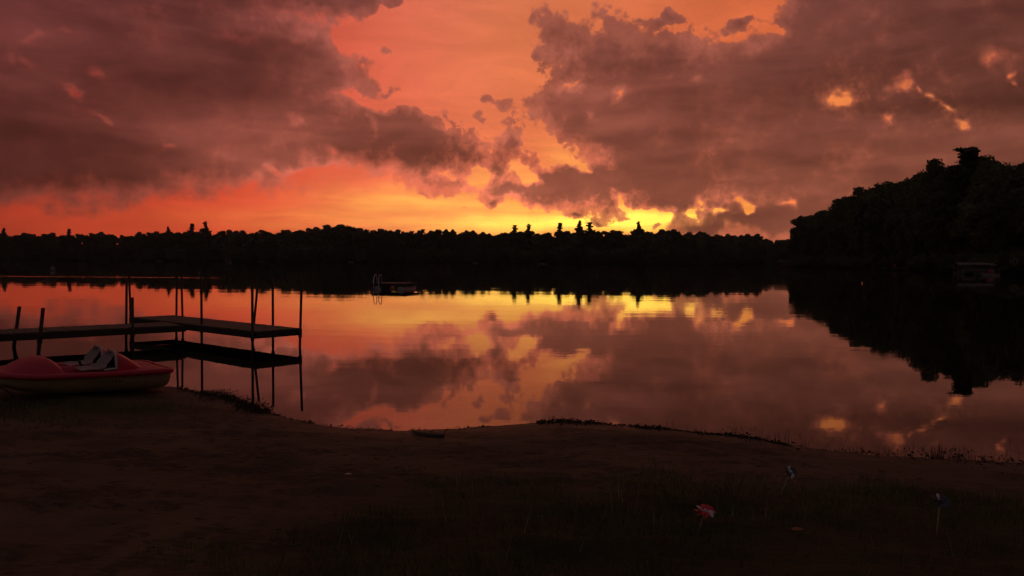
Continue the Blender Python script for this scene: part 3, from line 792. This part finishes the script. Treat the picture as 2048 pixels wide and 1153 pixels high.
# ================================================================== swim raft
rp = on_z(791, 579); raft = empty('swim_raft', (rp.x, rp.y, 0), math.radians(-14))
tag(raft, 'small square swim raft with a ladder floating in mid lake', 'raft')
RW = 2.35
for k in range(14):
    MB().box((0, -RW / 2 + (k + 0.5) * RW / 14, 0.40), (RW, RW / 14 - 0.012, 0.035)).build('plank', M['wood'], raft)
for s in (-1, 1):
    MB().box((0, s * (RW / 2 - 0.03), 0.32), (RW - 0.02, 0.05, 0.12)).build('frame_beam', M['beam'], raft)
    MB().box((s * (RW / 2 - 0.05), 0, 0.317), (0.05, RW - 0.14, 0.11)).build('frame_beam', M['beam'], raft)
for sx in (-0.78, 0.78):
    prof = [(-RW / 2 + 0.04, 0.10), (-RW / 2 + 0.06, 0.2), (-RW / 2 + 0.14, 0.24), (RW / 2 - 0.14, 0.24), (RW / 2 - 0.06, 0.2), (RW / 2 - 0.04, 0.10)]
    MB().tube([(sx, y, 0.02) for y, r_ in prof], [r_ for y, r_ in prof], 18).build('float', M['float'], raft, True)
lad = empty('ladder'); lad.parent = raft; lad.location = (-0.80, RW / 2 * -1 + 0.12, 0.41)
for sx in (-0.17, 0.17):
    pts = [(sx, 0.30, 0.0), (sx, 0.30, 0.36)] + [(sx, 0.12 + 0.18 * math.cos(q), 0.40 + 0.14 * math.sin(q)) for q in np.linspace(0.2, math.pi - 0.2, 9)] + [(sx, -0.20, 0.30), (sx, -0.20, -0.95)]
    MB().tube(pts, 0.022, 8).build('handrail', M['alu'], lad, True)
for z in (-0.25, -0.55, -0.85):
    MB().tube([(-0.165, -0.20, z), (0.165, -0.20, z)], 0.018, 8).build('rung', M['alu'], lad, True)

# ================================================================== pedal boat
st = on_z(345, 741, 0.36)
hd = Vector((-0.73, -0.68, 0)).normalized(); pn = Vector((-hd.y, hd.x, 0))    # pn points to the boat's left = towards the viewer
if pn.y > 0: pn = -pn
BL, BB = 2.0, 1.34
base = st - pn * (BB / 2 * 0.86)
base.z = float(ground_z(base.x + hd.x, base.y + hd.y)) - 0.035
boat = empty('pedal_boat', base, math.atan2(hd.y, hd.x))
boat.rotation_euler = (0, math.radians(-2.5), math.atan2(hd.y, hd.x))
tag(boat, 'red and cream two seat pedal boat pulled up on the bank', 'pedal boat')
# local axes: +x bow, +y left side (towards the viewer), z up
def half_beam(f):   # f 0 stern .. 1 bow
    return BB / 2 * (0.86 + 0.14 * math.sin(min(1, f / 0.45) * math.pi / 2)) * (1 - max(0, (f - 0.72) / 0.28) ** 2.2 * 0.62) * (1 - max(0, (0.05 - f) / 0.05) ** 2 * 0.12)
def keel(f): return 0.015 + 0.16 * max(0, (f - 0.62) / 0.38) ** 2 + 0.03 * max(0, (0.08 - f) / 0.08) ** 2
GZ_ = 0.30
NS = 41
def ring_hull(f):
    b_, k_ = half_beam(f), keel(f); P_ = []
    for t_ in np.linspace(-1, 1, 23):
        a_ = t_ * math.pi / 2
        y = b_ * 0.97 * math.copysign(abs(math.sin(a_)) ** 0.55, a_); z = k_ + (GZ_ - 0.03 - k_) * (1 - abs(math.cos(a_)) ** 0.62)
        P_.append((f * BL, y * (0.86 + 0.14 * (z - k_) / (GZ_ - k_)), z))
    return P_
mb = MB(); R_ = [ring_hull(f) for f in np.linspace(0, 1, NS)]; mb.grid(R_)
for e, rev in ((0, False), (NS - 1, True)):
    i0 = len(mb.v); mb.v += R_[e]; q = tuple(range(i0, i0 + 23)); mb.f.append(q if rev else q[::-1])
hull = mb.build('hull', M['cream'], boat, True)
# rubbing strip / gunwale flange all round
loop = [(f * BL, half_beam(f), 0) for f in np.linspace(0, 1, 30)] + [(f * BL, -half_beam(f), 0) for f in np.linspace(1, 0, 30)]
mb = MB(); Pg = []
for i, (x, y, z) in enumerate(loop):
    p = Vector((x, y, 0)); c = Vector((BL * 0.5, 0, 0)); o_ = Vector((x - BL * 0.5, y * 1.6, 0)).normalized()
    Pg.append([tuple(p + o_ * a_ + Vector((0, 0, b_))) for a_, b_ in ((-0.03, GZ_ - 0.03), (0.018, GZ_ - 0.032), (0.032, GZ_ - 0.012), (0.030, GZ_ + 0.022), (0.008, GZ_ + 0.036), (-0.05, GZ_ + 0.034))])
mb.grid(Pg, close_u=True); mb.build('gunwale', M['red'], boat, True)
# moulded deck with foot wells
nu, nvv = 80, 49; Pd = []
def deck_z(f, g):
    """f along, g across -1..1"""
    z = GZ_ + 0.030
    # rear deck swells a little, then drops at the stern
    z += 0.035 * math.exp(-((f - 0.16) / 0.10) ** 2) * (1 - abs(g) ** 3) - 0.015 * max(0, (0.06 - f) / 0.06)
    # two troughs along the rear deck
    z -= 0.018 * math.exp(-((abs(g) - 0.25) / 0.09) ** 2) * (1 if f < 0.25 else 0)
    # cockpit well with a central spine
    well = 1 / (1 + math.exp(-(f - 0.44) / 0.012)) * 1 / (1 + math.exp((f - 0.655) / 0.012)) / (1 + math.exp((abs(g) - 0.80) / 0.03))
    spine = math.exp(-(g / 0.16) ** 4)
    z -= well * (0.17 - 0.19 * spine)
    return z
for f in np.linspace(0.012, 0.985, nu):
    hb = half_beam(f) - 0.03
    Pd.append([(f * BL, g * hb, deck_z(f, g)) for g in np.linspace(-1, 1, nvv)])
MB().grid(Pd).build('deck', M['red'], boat, True)
# rounded nose dome over the pedals
Pn = []
for u in np.linspace(0, 1, 28):
    row = []
    for w_ in np.linspace(-1, 1, 29):
        x = 0.66 + 0.28 * u
        hgt_ = 0.165 * (math.sin(min(1, u / 0.28) * math.pi / 2) ** 0.6 if u < 0.28 else math.cos((u - 0.28) / 0.72 * math.pi / 2) ** 0.75)
        yy = w_ * half_beam(x) * (0.80 - 0.12 * u)
        row.append((x * BL, yy, GZ_ + 0.026 + max(0.0, hgt_) * (1 - abs(w_) ** 4) ** 0.6))
    Pn.append(row)
nose = MB().grid(Pn).build('nose_dome', M['red'], boat, True)
for sy in (-1, 1):
    mb = MB(); mb.tube([(0.63 * BL, sy * 0.27 - 0.11, 0.27), (0.63 * BL, sy * 0.27 + 0.11, 0.27)], 0.014, 8)
    for q in (-0.09, 0.06):
        mb.box((0.63 * BL + 0.05 * (1 if q < 0 else -1), sy * 0.27 + q, 0.27), (0.07, 0.08, 0.022))
    mb.build('pedals', M['beam'], boat)
MB().tube([(0.50 * BL, 0, GZ_ + 0.05), (0.52 * BL, 0, GZ_ + 0.13)], 0.016, 10).build('steering_lever', M['beam'], boat, True)
def bucket_seat(cy):
    x0 = 0.335 * BL; Hs, Ws = 0.25, 0.245
    root = MB()
    # red cowl: arches shrinking towards the stern
    Pc = []
    for u in np.linspace(0, 1, 18):
        h_ = Hs * (1 - u ** 1.25) ; w_ = Ws * (1 - 0.55 * u ** 1.6); xx = x0 + 0.045 * (1 - u) - 0.34 * u
        Pc.append([(xx - 0.0 * a_, cy + w_ * math.copysign(abs(math.cos(a_)) ** 0.75, math.cos(a_)), GZ_ + 0.024 + h_ * max(0, math.sin(a_)) ** 0.8) for a_ in np.linspace(0, math.pi, 25)])
    root.grid(Pc); seat = root.build('seat', M['red'], boat, True)
    # pale moulded liner: reclined back, then the pan running forward
    Pl = []
    prof = [(0.030, 0.985), (0.015, 0.90), (0.03, 0.72), (0.07, 0.50), (0.115, 0.28), (0.17, 0.10), (0.25, 0.02), (0.36, 0.03), (0.43, 0.00)]
    for xo, zz in prof:
        ws_ = Ws * 0.93 * (abs(1 - max(0, zz) ** 3.2) ** 0.36 if zz > 0.12 else 0.98)
        row = []
        for g in np.linspace(-1, 1, 17):
            row.append((x0 + xo + 0.05 * abs(g) ** 3 * (1 if zz > 0.1 else 0), cy + g * max(ws_, 0.03), GZ_ + 0.030 + zz * Hs + 0.02 * abs(g) ** 4))
        Pl.append(row)
    MB().grid(Pl).build('seat_liner', M['seat'], seat, True)
    arch = [(x0 + 0.055, cy + Ws * 0.98 * math.copysign(abs(math.cos(a_)) ** 0.75, math.cos(a_)), GZ_ + 0.03 + Hs * 0.995 * max(0, math.sin(a_)) ** 0.8) for a_ in np.linspace(0.06, math.pi - 0.06, 29)]
    arch = [(x0 + 0.20, cy + Ws * 0.99, GZ_ + 0.04), (x0 + 0.12, cy + Ws * 1.0, GZ_ + 0.055)] + arch + [(x0 + 0.12, cy - Ws * 1.0, GZ_ + 0.055), (x0 + 0.20, cy - Ws * 0.99, GZ_ + 0.04)]
    MB().tube(arch, 0.019, 8).build('seat_rim', M['pale'], seat, True)
    tag(seat, 'red bucket seat with a pale liner and rim')
bucket_seat(0.31); bucket_seat(-0.31)
# dark lettering on the near side of the hull (too dim to read)
def on_hull(f, z):
    R2 = ring_hull(f); best = min((p for p in R2 if p[1] > 0), key=lambda p: abs(p[2] - z)); return Vector((f * BL, best[1] + 0.004, z))
mb = MB(); fx0 = 0.46
for i, strokes in enumerate([[(0, 0, 1)], [(0, 0, 1), (0.6, 0, 0.6)], [(0, 0, 1), (0.5, 0.5, 1), (1, 0, 1)], [(0.2, 0, 1), (0.8, 0, 1)], [(0, 0, 1), (1, 0, 1)]]):
    for (sx, z0, z1) in strokes:
        p = on_hull(fx0 - (i * 0.055 + sx * 0.026) / BL * 1.0, 0.20)
        mb.box((p.x, p.y + 0.001, 0.185 + 0.035 * (z0 + z1) / 2), (0.008, 0.006, 0.035 * (z1 - z0)))
    p = on_hull(fx0 - (i * 0.055 + 0.012) / BL, 0.20); mb.box((p.x, p.y + 0.002, 0.185 + 0.035 * (i % 2)), (0.03, 0.006, 0.008))
mb.build('hull_lettering', M['ink'], boat)
mb = MB(); bow = Vector((BL * 0.995, 0, GZ_ + 0.02))
mb.tube([bow, bow + Vector((0.05, 0.12, -0.03)), bow + Vector((0.02, 0.30, -0.12)), bow + Vector((-0.10, 0.42, -0.22)), bow + Vector((-0.2, 0.62, -0.28))], 0.012, 6)
mb.build('bow_rope', M['beam'], boat, True)

# ================================================================== things along the right shore
# low dock with two garden chairs
dp = rs_pt(5.05); rd = empty('shore_dock', (dp.x - 8.6, dp.y - 2.0, 0), math.radians(-3))
tag(rd, 'low pale dock reaching out from the right shore', 'dock')
for k in range(34):
    MB().box((0.14 + k * 0.27, 0, 0.52), (0.262, 1.2, 0.04)).build('plank', M['canvas'], rd)
for s in (-1, 1):
    MB().box((4.6, s * 0.56, 0.43), (9.2, 0.06, 0.135)).build('side_beam', M['canvas'], rd)
    for x in (0.05, 3.0, 6.0, 9.0):
        MB().tube([(x, s * 0.64, -1.2), (x, s * 0.64, 1.25 if x < 1 else 0.75)], 0.035, 8).build('pole', M['dullmetal'], rd, True)
def lounge_chair(x, y, label):
    c = empty('garden_chair', (0, 0, 0)); q = rd.matrix_basis @ Vector((x, y, 0.541)); c.location = q; c.rotation_euler = (0, 0, math.radians(-95))
    for s in (-1, 1):
        MB().box((s * 0.42, 0.10, 0.30), (0.09, 0.10, 0.60)).build('leg', M['maroon'], c)
        MB().box((s * 0.42, 0.62, 0.22), (0.09, 0.10, 0.44)).build('leg', M['maroon'], c)
        MB().box((s * 0.44, 0.36, 0.63), (0.16, 0.85, 0.04)).build('armrest', M['maroon'], c)
    for k in range(4):
        MB().box((0, 0.12 + k * 0.135, 0.40 - k * 0.03), (0.78, 0.12, 0.03)).build('seat_slat', M['maroon'], c)
    R = Matrix.Rotation(math.radians(-22), 3, 'X')
    for k in range(6):
        MB().box((-0.34 + k * 0.136, 0.78, 0.78), (0.12, 0.03, 1.0 + 0.10 * math.sin(k / 5 * math.pi)), R).build('back_slat', M['maroon'], c)
    tag(c, label, 'chair', 'chairs on the right shore dock')
lounge_chair(5.0, 0.0, 'left of two dull red garden chairs on the right shore dock')
lounge_chair(7.6, 0.0, 'right of two dull red garden chairs on the right shore dock')

def boat_hull(mb, L, B, H, bow=0.35):
    Pg = []
    for f in np.linspace(0, 1, 17):
        b_ = B / 2 * (1 - max(0, (f - (1 - bow)) / bow) ** 2 * 0.97); k_ = -0.12 + 0.3 * max(0, (f - 0.7) / 0.3) ** 2; g_ = H * (1 + 0.18 * f * f)
        Pg.append([(f * L - L / 2, b_ * s, z) for s, z in ((-0.82, g_ - 0.06), (-1, g_), (-0.96, g_ * 0.5), (-0.75, k_ + 0.05), (0, k_), (0.75, k_ + 0.05), (0.96, g_ * 0.5), (1, g_), (0.82, g_ - 0.06))])
    mb.grid(Pg); mb.add([(-L / 2, s * B / 2, z) for s, z in ((-0.96, -0.05), (0.96, -0.05), (1, H), (-1, H))], [(0, 1, 2, 3)])
    mb.grid([[(f * L - L / 2, s * B / 2 * 0.82 * (1 - max(0, (f - (1 - bow)) / bow) ** 2 * 0.97), H * 0.55) for s in (-1, 1)] for f in np.linspace(0, 1, 9)])
def motor_boat(name, loc, rz, L, label, hm, shield=True):
    o = empty(name, loc, rz); mb = MB(); boat_hull(mb, L, L * 0.36, 0.55); mb.build('hull', hm, o, True)
    if shield:
        MB().add([(0.35, -L * .15, 0.60), (0.35, L * .15, 0.60), (0.0, L * .13, 1.0), (0.0, -L * .13, 1.0)], [(0, 1, 2, 3)]).add([(0.33, -L * .15, 0.58), (0.33, L * .15, 0.58), (-0.02, L * .13, 0.99), (-0.02, -L * .13, 0.99)], [(3, 2, 1, 0)]).build('windshield', M['dullmetal'], o)
        for s in (-1, 1): MB().box((-0.5, s * L * .09, 0.60), (0.45, 0.42, 0.5)).box((-0.75, s * L * .09, 0.85), (0.1, 0.42, 0.4)).build('seat', M['dull'], o)
    MB().box((-L / 2 - 0.12, 0, 0.72), (0.30, 0.28, 0.42)).box((-L / 2 - 0.14, 0, 0.25), (0.12, 0.10, 0.75)).build('outboard_motor', M['ink'], o)
    return tag(o, label, 'boat')
def boat_lift(loc, rz, L, Wd, H, label):
    o = empty('boat_lift', loc, rz)
    for sx in (-1, 1):
        for sy in (-1, 1):
            MB().tube([(sx * L * .36, sy * Wd / 2, -1.0), (sx * L * .36, sy * Wd / 2, H - 0.25)], 0.05, 8).build('post', M['dullmetal'], o, True)
        MB().tube([(sx * L * .36, -Wd / 2, 0.15), (sx * L * .36, Wd / 2, 0.15)], 0.05, 8).build('cradle_beam', M['dullmetal'], o, True)
    for sy in (-1, 1):
        MB().tube([(-L * .46, sy * Wd / 2, H - 0.28), (L * .46, sy * Wd / 2, H - 0.28)], 0.035, 6).build('canopy_rail', M['dullmetal'], o, True)
        MB().box((0, sy * 0.5, 0.26), (L * 0.8, 0.12, 0.09)).build('bunk', M['canvas'], o)
    Pg = []
    for x in np.linspace(-L / 2, L / 2, 7):
        dr = 0.10 * abs(x / (L / 2)) ** 4
        Pg.append([(x, y * Wd / 2 * 1.06, H - 0.42 * abs(y) ** 3 - dr) for y in np.linspace(-1, 1, 13)] )
    mb = MB().grid(Pg)
    mb.grid([[(p[0], p[1], p[2] - 0.02) for p in r_][::-1] for r_ in Pg])
    mb.build('canopy', M['canvas'], o, True)
    return tag(o, label, 'boat lift')
def at_depth(px, D): return Vector(((px - 1024) / F_PX * D, D, 0))
p1 = at_depth(1944, 143); boat_lift(p1, math.radians(6), 7.4, 2.9, 2.15, 'canopied boat lift beside the right shore dock')
motor_boat('motor_boat', p1 + Vector((0.2, 0, 0.42)), math.radians(6), 5.0, 'grey motor boat stored under the right shore canopy', M['canvas'])
p2 = at_depth(1568, 322); boat_lift(p2, math.radians(4), 6.0, 2.8, 2.7, 'canopied boat lift off the tip of the right shore')
motor_boat('motor_boat', p2 + Vector((0.5, 0, 0.42)), math.radians(4), 4.9, 'dull red motor boat on the lift off the right tip', M['maroon'])
# small pontoon boat in front of the canopy
p3 = at_depth(1974, 127); pb = empty('pontoon_boat', p3, math.radians(8))
tag(pb, 'small pontoon boat with a pale railing moored before the canopy', 'boat')
for s in (-1, 1):
    MB().tube([(-1.65, s * 0.75, 0.02), (-1.4, s * 0.75, 0.02), (1.3, s * 0.75, 0.02), (1.65, s * 0.75, 0.14)], [0.10, 0.22, 0.22, 0.04], 14).build('pontoon', M['dullmetal'], pb, True)
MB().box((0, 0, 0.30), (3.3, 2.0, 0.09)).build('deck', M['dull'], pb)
for s in (-1, 1):
    pts = [(0.05, s * 0.9, 0.35), (0.10, s * 0.9, 0.62), (0.45, s * 0.9, 0.90), (0.9, s * 0.9, 0.98), (1.45, s * 0.9, 0.98), (1.55, s * 0.9, 0.35)]
    MB().tube(pts, 0.032, 8).build('railing', M['dullmetal'], pb, True)
    MB().tube([(1.2, s * 0.9, 0.97), (1.5, s * 0.9, 0.36)], 0.026, 8).build('railing_brace', M['dullmetal'], pb, True)
MB().tube([(0.9, -0.9, 0.98), (0.9, 0.9, 0.98)], 0.03, 8).build('cross_rail', M['dullmetal'], pb, True)
MB().box((0.75, 0, 0.52), (0.5, 1.2, 0.36)).box((0.52, 0, 0.78), (0.1, 1.2, 0.5)).build('bench', M['maroon'], pb)
MB().box((-1.75, 0, 0.45), (0.26, 0.24, 0.5)).build('outboard_motor', M['ink'], pb)

# buoy on the open lake
bp = on_z(105, 541.5); by = empty('mooring_buoy', (bp.x, bp.y, 0)); tag(by, 'small white mooring buoy floating far out at the left', 'buoy')
prof = [(0.0, 0.02, ), (0.26, -0.02), (0.36, 0.12), (0.36, 0.24), (0.26, 0.38), (0.10, 0.46), (0.05, 0.58)]
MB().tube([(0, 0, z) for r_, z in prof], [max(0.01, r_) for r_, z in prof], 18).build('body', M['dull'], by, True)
ang = [(0.09 * math.cos(q), 0, 0.60 + 0.09 * math.sin(q)) for q in np.linspace(0, 6.2, 13)]
MB().tube(ang, 0.018, 6).build('ring', M['dullmetal'], by, True)

# dinghies and little docks along the far shore, a few pixels each
for px, wdt, lab in [(318, 4.2, 'leftmost tiny pale boat drawn up on the far shore'), (456, 4.6, 'tiny pale boat below the pointed pines of the far shore'), (522, 3.8, 'tiny pale boat right of the pointed pines on the far shore'), (702, 4.0, 'tiny pale boat below the highest treetop of the far shore'), (950, 4.0, 'tiny pale boat near the middle of the far shore'), (1085, 5.6, 'tiny pale boat on the far shore below the yellow sky')]:
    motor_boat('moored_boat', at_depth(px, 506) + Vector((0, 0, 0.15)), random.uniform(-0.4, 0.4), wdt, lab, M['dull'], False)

# ================================================================== small things on the bank
def gpt(px, py, lift=0.0):
    z = 0.2
    for _ in range(6):
        p = on_z(px, py, z); z = float(ground_z(p.x, p.y))
    p = on_z(px, py, z); p.z += lift; return p
def pinwheel(foot, head, R, cols, label, tilt):
    f = gpt(*foot); D = f.y
    h = at_y(head[0], head[1], D)
    o = empty('pinwheel', f); tag(o, label, 'pinwheel', 'pinwheels stuck in the lawn')
    MB().tube([(0, 0, -0.05), tuple(h - f)], 0.0045, 6).build('stick', M['stick'], o, True)
    hp = h - f + Vector((0, -0.012, 0))
    R0 = Matrix.Rotation(tilt[0], 3, 'X') @ Matrix.Rotation(tilt[1], 3, 'Y')
    for k in range(8):
        a_ = 2 * math.pi * k / 8
        e1 = Vector((math.cos(a_), 0, math.sin(a_))); e2 = Vector((-math.sin(a_), 0, math.cos(a_))); n_ = Vector((0, -1, 0))
        rows = []
        for u in np.linspace(0, 1, 6):
            w_ = 0.44 * math.sin(math.pi * min(0.97, u * 0.9 + 0.06)) * R
            cup = 0.30 * R * u * (1 - u)
            rows.append([tuple(hp + R0 @ (e1 * R * u + e2 * w_ * g + n_ * (cup + 0.18 * R * max(0, g) ** 2 * math.sin(math.pi * u)))) for g in (-0.1, 0.2, 0.6, 1.0)])
        mb = MB().grid(rows); mb.grid([[tuple(Vector(p) + R0 @ Vector((0, 0.0012, 0))) for p in r_][::-1] for r_ in rows])
        mb.build('blade', M[cols[k % len(cols)]], o, True)
    MB().tube([hp + R0 @ Vector((0, 0.012, 0)), hp + R0 @ Vector((0, -0.014, 0))], 0.010, 8).build('hub', M[cols[-1]], o, True)
pinwheel((1393, 1066), (1409, 1022), 0.068, ['foil_red', 'foil_red', 'foil_red', 'foil_white'], 'red and white pinwheel on a short stick in the lawn', (-1.2, 0.25))
pinwheel((1556, 990), (1580, 944), 0.052, ['foil_dark', 'foil_dark', 'foil_dark', 'foil_white'], 'dark pinwheel on a stick leaning to the right', (-0.7, 0.9))
pinwheel((1871, 1076), (1880, 1002), 0.060, ['foil_dark', 'foil_dark', 'foil_white', 'foil_dark', 'foil_dark', 'foil_dark', 'foil_dark', 'foil_dark'], 'dark pinwheel with one white vane on an upright stick', (-0.9, 0.1))
# driftwood branch by the water
dpt = [gpt(822, 864, 0.02), gpt(838, 871, 0.025), gpt(860, 874, 0.02), gpt(886, 875, 0.018), gpt(892, 868, 0.05)]
o = empty('driftwood_branch', dpt[0]); tag(o, 'dark curved driftwood branch lying at the water edge', 'branch')
MB().tube([p - dpt[0] for p in dpt], [0.008, 0.018, 0.022, 0.020, 0.006], 8).build('limb', M['drift'], o, True)
MB().tube([dpt[2] - dpt[0], gpt(868, 868, 0.05) - dpt[0]], [0.012, 0.004], 6).build('twig', M['drift'], o, True)
# litter: one dead leaf, one pale scrap
def scrap(name, px, py, s, m_, label, cat, ang):
    c = gpt(px, py, 0.03); rows = []
    for u in np.linspace(0, 1, 7):
        w_ = s * 0.32 * math.sin(math.pi * min(0.98, u * 0.94 + 0.03)) ** 0.8
        rows.append([(math.cos(ang) * (u - .5) * s - math.sin(ang) * g * w_, math.sin(ang) * (u - .5) * s + math.cos(ang) * g * w_, 0.02 * s * math.sin(u * 5) + 0.25 * w_ * abs(g)) for g in (-1, -0.4, 0.4, 1)])
    mb = MB().grid(rows); mb.grid([[(a_, b_, c_ - 0.002) for a_, b_, c_ in r_][::-1] for r_ in rows])
    o = mb.build(name, m_, None, True); o.location = c; tag(o, label, cat)
scrap('fallen_leaf', 1596, 1069, 0.085, M['leafdead'], 'orange brown dead leaf lying in the grass', 'leaf', 0.3)
scrap('paper_scrap', 697, 956, 0.05, M['pale'], 'tiny pale scrap of paper on the bare sand', 'litter', 0.5)

# ================================================================== grass and shore weeds
def blades(P, hmin, hmax, wid, r, lean=0.5):
    n = len(P); h = r.uniform(hmin, hmax, n) * r.uniform(0.5, 1.0, n); a = r.uniform(0, 2 * math.pi, n); ln = r.uniform(0.05, lean, n) * h
    side = np.stack([np.cos(a), np.sin(a), 0 * a], 1) * (wid * r.uniform(0.6, 1.3, n))[:, None]
    b = a + r.normal(1.57, 0.6, n); d = np.stack([np.cos(b), np.sin(b), 0 * b], 1) * ln[:, None]
    up_ = np.stack([0 * h, 0 * h, h], 1)
    return np.stack([P - side, P + side, P + d + up_ + side * 0.15, P + d + up_ - side * 0.15], 1)
r = np.random.default_rng(5)
def scatter(n, x0, x1, y0, y1, dens):
    x = r.uniform(x0, x1, n); y = r.uniform(y0, y1, n); s = shore_y(x) - y
    keep = (s > 0.05) & (r.random(n) < dens(x, y, s))
    x, y = x[keep], y[keep]
    return np.stack([x, y, ground_z(x, y) - 0.004], 1)
def lawn(x, y, s):
    k = fbm(x * 0.7, y * 0.7, 21, 3) * 1.5 + fbm(x * 3.0, y * 3.0, 22, 2) * 0.8
    edge_ = np.clip(np.minimum((6.1 - y) * 0.7, (x + 1.5) * 0.9) + 0.25 + k, 0, 1)
    lft = np.exp(-(((x + 5.3) / 1.5) ** 2 + ((y - 8.9) / 0.75) ** 2)) * 1.2
    return np.clip(np.maximum(edge_, lft) * np.clip(s * 0.8, 0, 1) * np.clip(0.55 + k, 0.08, 1), 0, 1)
P = scatter(260000, -8, 7, 2.6, 11, lawn)
me = quad_mesh('grass', blades(P, 0.03, 0.12, 0.0022, r, 0.9), M['grass'])
g = bpy.data.objects.new('grass', me); col.objects.link(g)
tag(g, 'short dark patchy grass growing on the near bank', 'grass', None, 'stuff')
# sparse dry stalks standing in the lawn
P = scatter(9000, -6, 7, 3, 9, lambda x, y, s: lawn(x, y, s) * 0.12)
me = quad_mesh('stalks', blades(P, 0.10, 0.24, 0.0018, r, 0.5), M['stick'])
g = bpy.data.objects.new('dry_stalks', me); col.objects.link(g)
tag(g, 'sparse thin dry stalks standing among the near grass', 'grass', None, 'stuff')
# mats of drowned weed and leaf litter along the waterline
Q = []
for (xa, xb, n, spread, hh) in [(-4.9, -3.0, 4200, 0.15, 0.04), (-3.3, -2.3, 500, 0.06, 0.012), (0.3, 2.9, 3600, 0.09, 0.016), (2.4, 6.5, 1800, 0.20, 0.014), (-2.4, 0.4, 260, 0.06, 0.006)]:
    x = r.uniform(xa, xb, n); lump = np.clip(0.5 + 1.6 * fbm(x * 2.2, x * 0 + 3, 31, 3), 0, 1)
    y = shore_y(x) + r.normal(-0.02, spread, n) * (0.4 + lump)
    k = r.random(n) < (0.25 + lump); x, y = x[k], y[k]; hz = (hh * (0.4 + lump))[k]
    c = np.stack([x, y, np.maximum(ground_z(x, y), 0.0) + r.uniform(0, 1, len(x)) * hz * 0.8], 1)
    e1 = r.normal(size=(len(x), 3)) * [1, 1, 0.22]; e1 /= np.linalg.norm(e1, axis=1)[:, None]; e2 = np.cross(e1, r.normal(size=(len(x), 3))); e2 /= np.linalg.norm(e2, axis=1)[:, None]
    s = r.uniform(0.006, 0.022, len(x))[:, None]
    Q.append(np.stack([c - e1 * s, c + e2 * s * 0.4, c + e1 * s, c - e2 * s * 0.4], 1))
me = quad_mesh('shore_weed', np.concatenate(Q), M['weed'])
g = bpy.data.objects.new('shore_weed', me); col.objects.link(g)
tag(g, 'dark matted weed and litter along the waterline', 'weed', None, 'stuff')
# twigs, footprints' debris on the sand
x = r.uniform(-6, 4, 420); y = shore_y(x) - r.uniform(0.1, 4.5, 420)
c = np.stack([x, y, ground_z(x, y) + 0.006], 1); a = r.normal(0.15, 0.5, 420)
e1 = np.stack([np.cos(a), np.sin(a), 0 * a], 1) * r.uniform(0.010, 0.045, 420)[:, None]; e2 = np.stack([-np.sin(a), np.cos(a), 0.6 + 0 * a], 1) * r.uniform(0.002, 0.006, 420)[:, None]
g = bpy.data.objects.new('bank_litter', quad_mesh('bank_litter', np.stack([c - e1, c + e2, c + e1, c - e2], 1), M['weed'])); col.objects.link(g)
tag(g, 'dark scattered twigs and leaf scraps on the sand', 'litter', None, 'stuff')
# thin stalks standing in the shallows on the right
def water_plant(px, py, n, hgt_, label, wid=0.004, spread=0.05):
    p = on_z(px, py); q = np.random.default_rng(int(px))
    C = np.stack([q.normal(0, spread, n), q.normal(0, spread * 0.6, n), np.full(n, -0.08)], 1)
    o = empty('water_plant', p)
    lv = bpy.data.objects.new('leaves', quad_mesh('leaves', blades(C, hgt_ * 0.7 + 0.08, hgt_ + 0.14, wid, q, 0.7), M['weed'])); col.objects.link(lv); lv.parent = o
    tag(o, label, 'plant')
water_plant(1880, 916, 26, 0.13, 'bushy dark water plant standing off the right bank', 0.007)
water_plant(1877 - 300, 884, 5, 0.08, 'sparse stalk tuft left in the right hand shallows', 0.004, 0.03)
water_plant(1523, 868, 4, 0.13, 'lone thin stalk rising from the shallows left of the plants', 0.003, 0.01)
water_plant(1714, 906, 10, 0.08, 'small dark tuft between the lone stalk and the bushy water plant', 0.005)
water_plant(1604, 890, 9, 0.07, 'low tuft in the shallows right of the lone stalk', 0.004, 0.04)
water_plant(2030, 884, 6, 0.10, 'thin tuft in the shallows at the right edge', 0.003, 0.03)
Q = []
for k in range(420):
    px = r.uniform(1330, 2048); base_py = np.interp(px, [q_[0] for q_ in SH_PX], [q_[1] for q_ in SH_PX]); py = base_py - abs(r.normal(0, 13)) - 1
    p = on_z(px, py); C = np.array([[p.x + r.normal(0, .02), p.y, -0.03] for _ in range(r.integers(1, 4))])
    Q.append(blades(C, 0.04, 0.085, 0.0028, r, 0.6))
g = bpy.data.objects.new('shallows_stalks', quad_mesh('shallows_stalks', np.concatenate(Q), M['weed'])); col.objects.link(g)
tag(g, 'scattered tiny stalks poking out of the right hand shallows', 'weed', None, 'stuff')

# ================================================================== evening haze over the lake
hz, B, bs = new_mat('haze air')
hz.node_tree.nodes.remove(bs)
pv = hz.node_tree.nodes.new('ShaderNodeVolumePrincipled')
pv.inputs['Color'].default_value = (0.9, 0.88, 0.86, 1); pv.inputs['Density'].default_value = 0.00010
hz.node_tree.links.new(pv.outputs[0], hz.node_tree.nodes['Material Output'].inputs['Volume'])
hb = MB().box((0, 440, 20), (3240, 1060, 46)).build('haze', hz)
tag(hb, 'thin evening haze lying over the whole lake', 'haze', None, 'stuff')
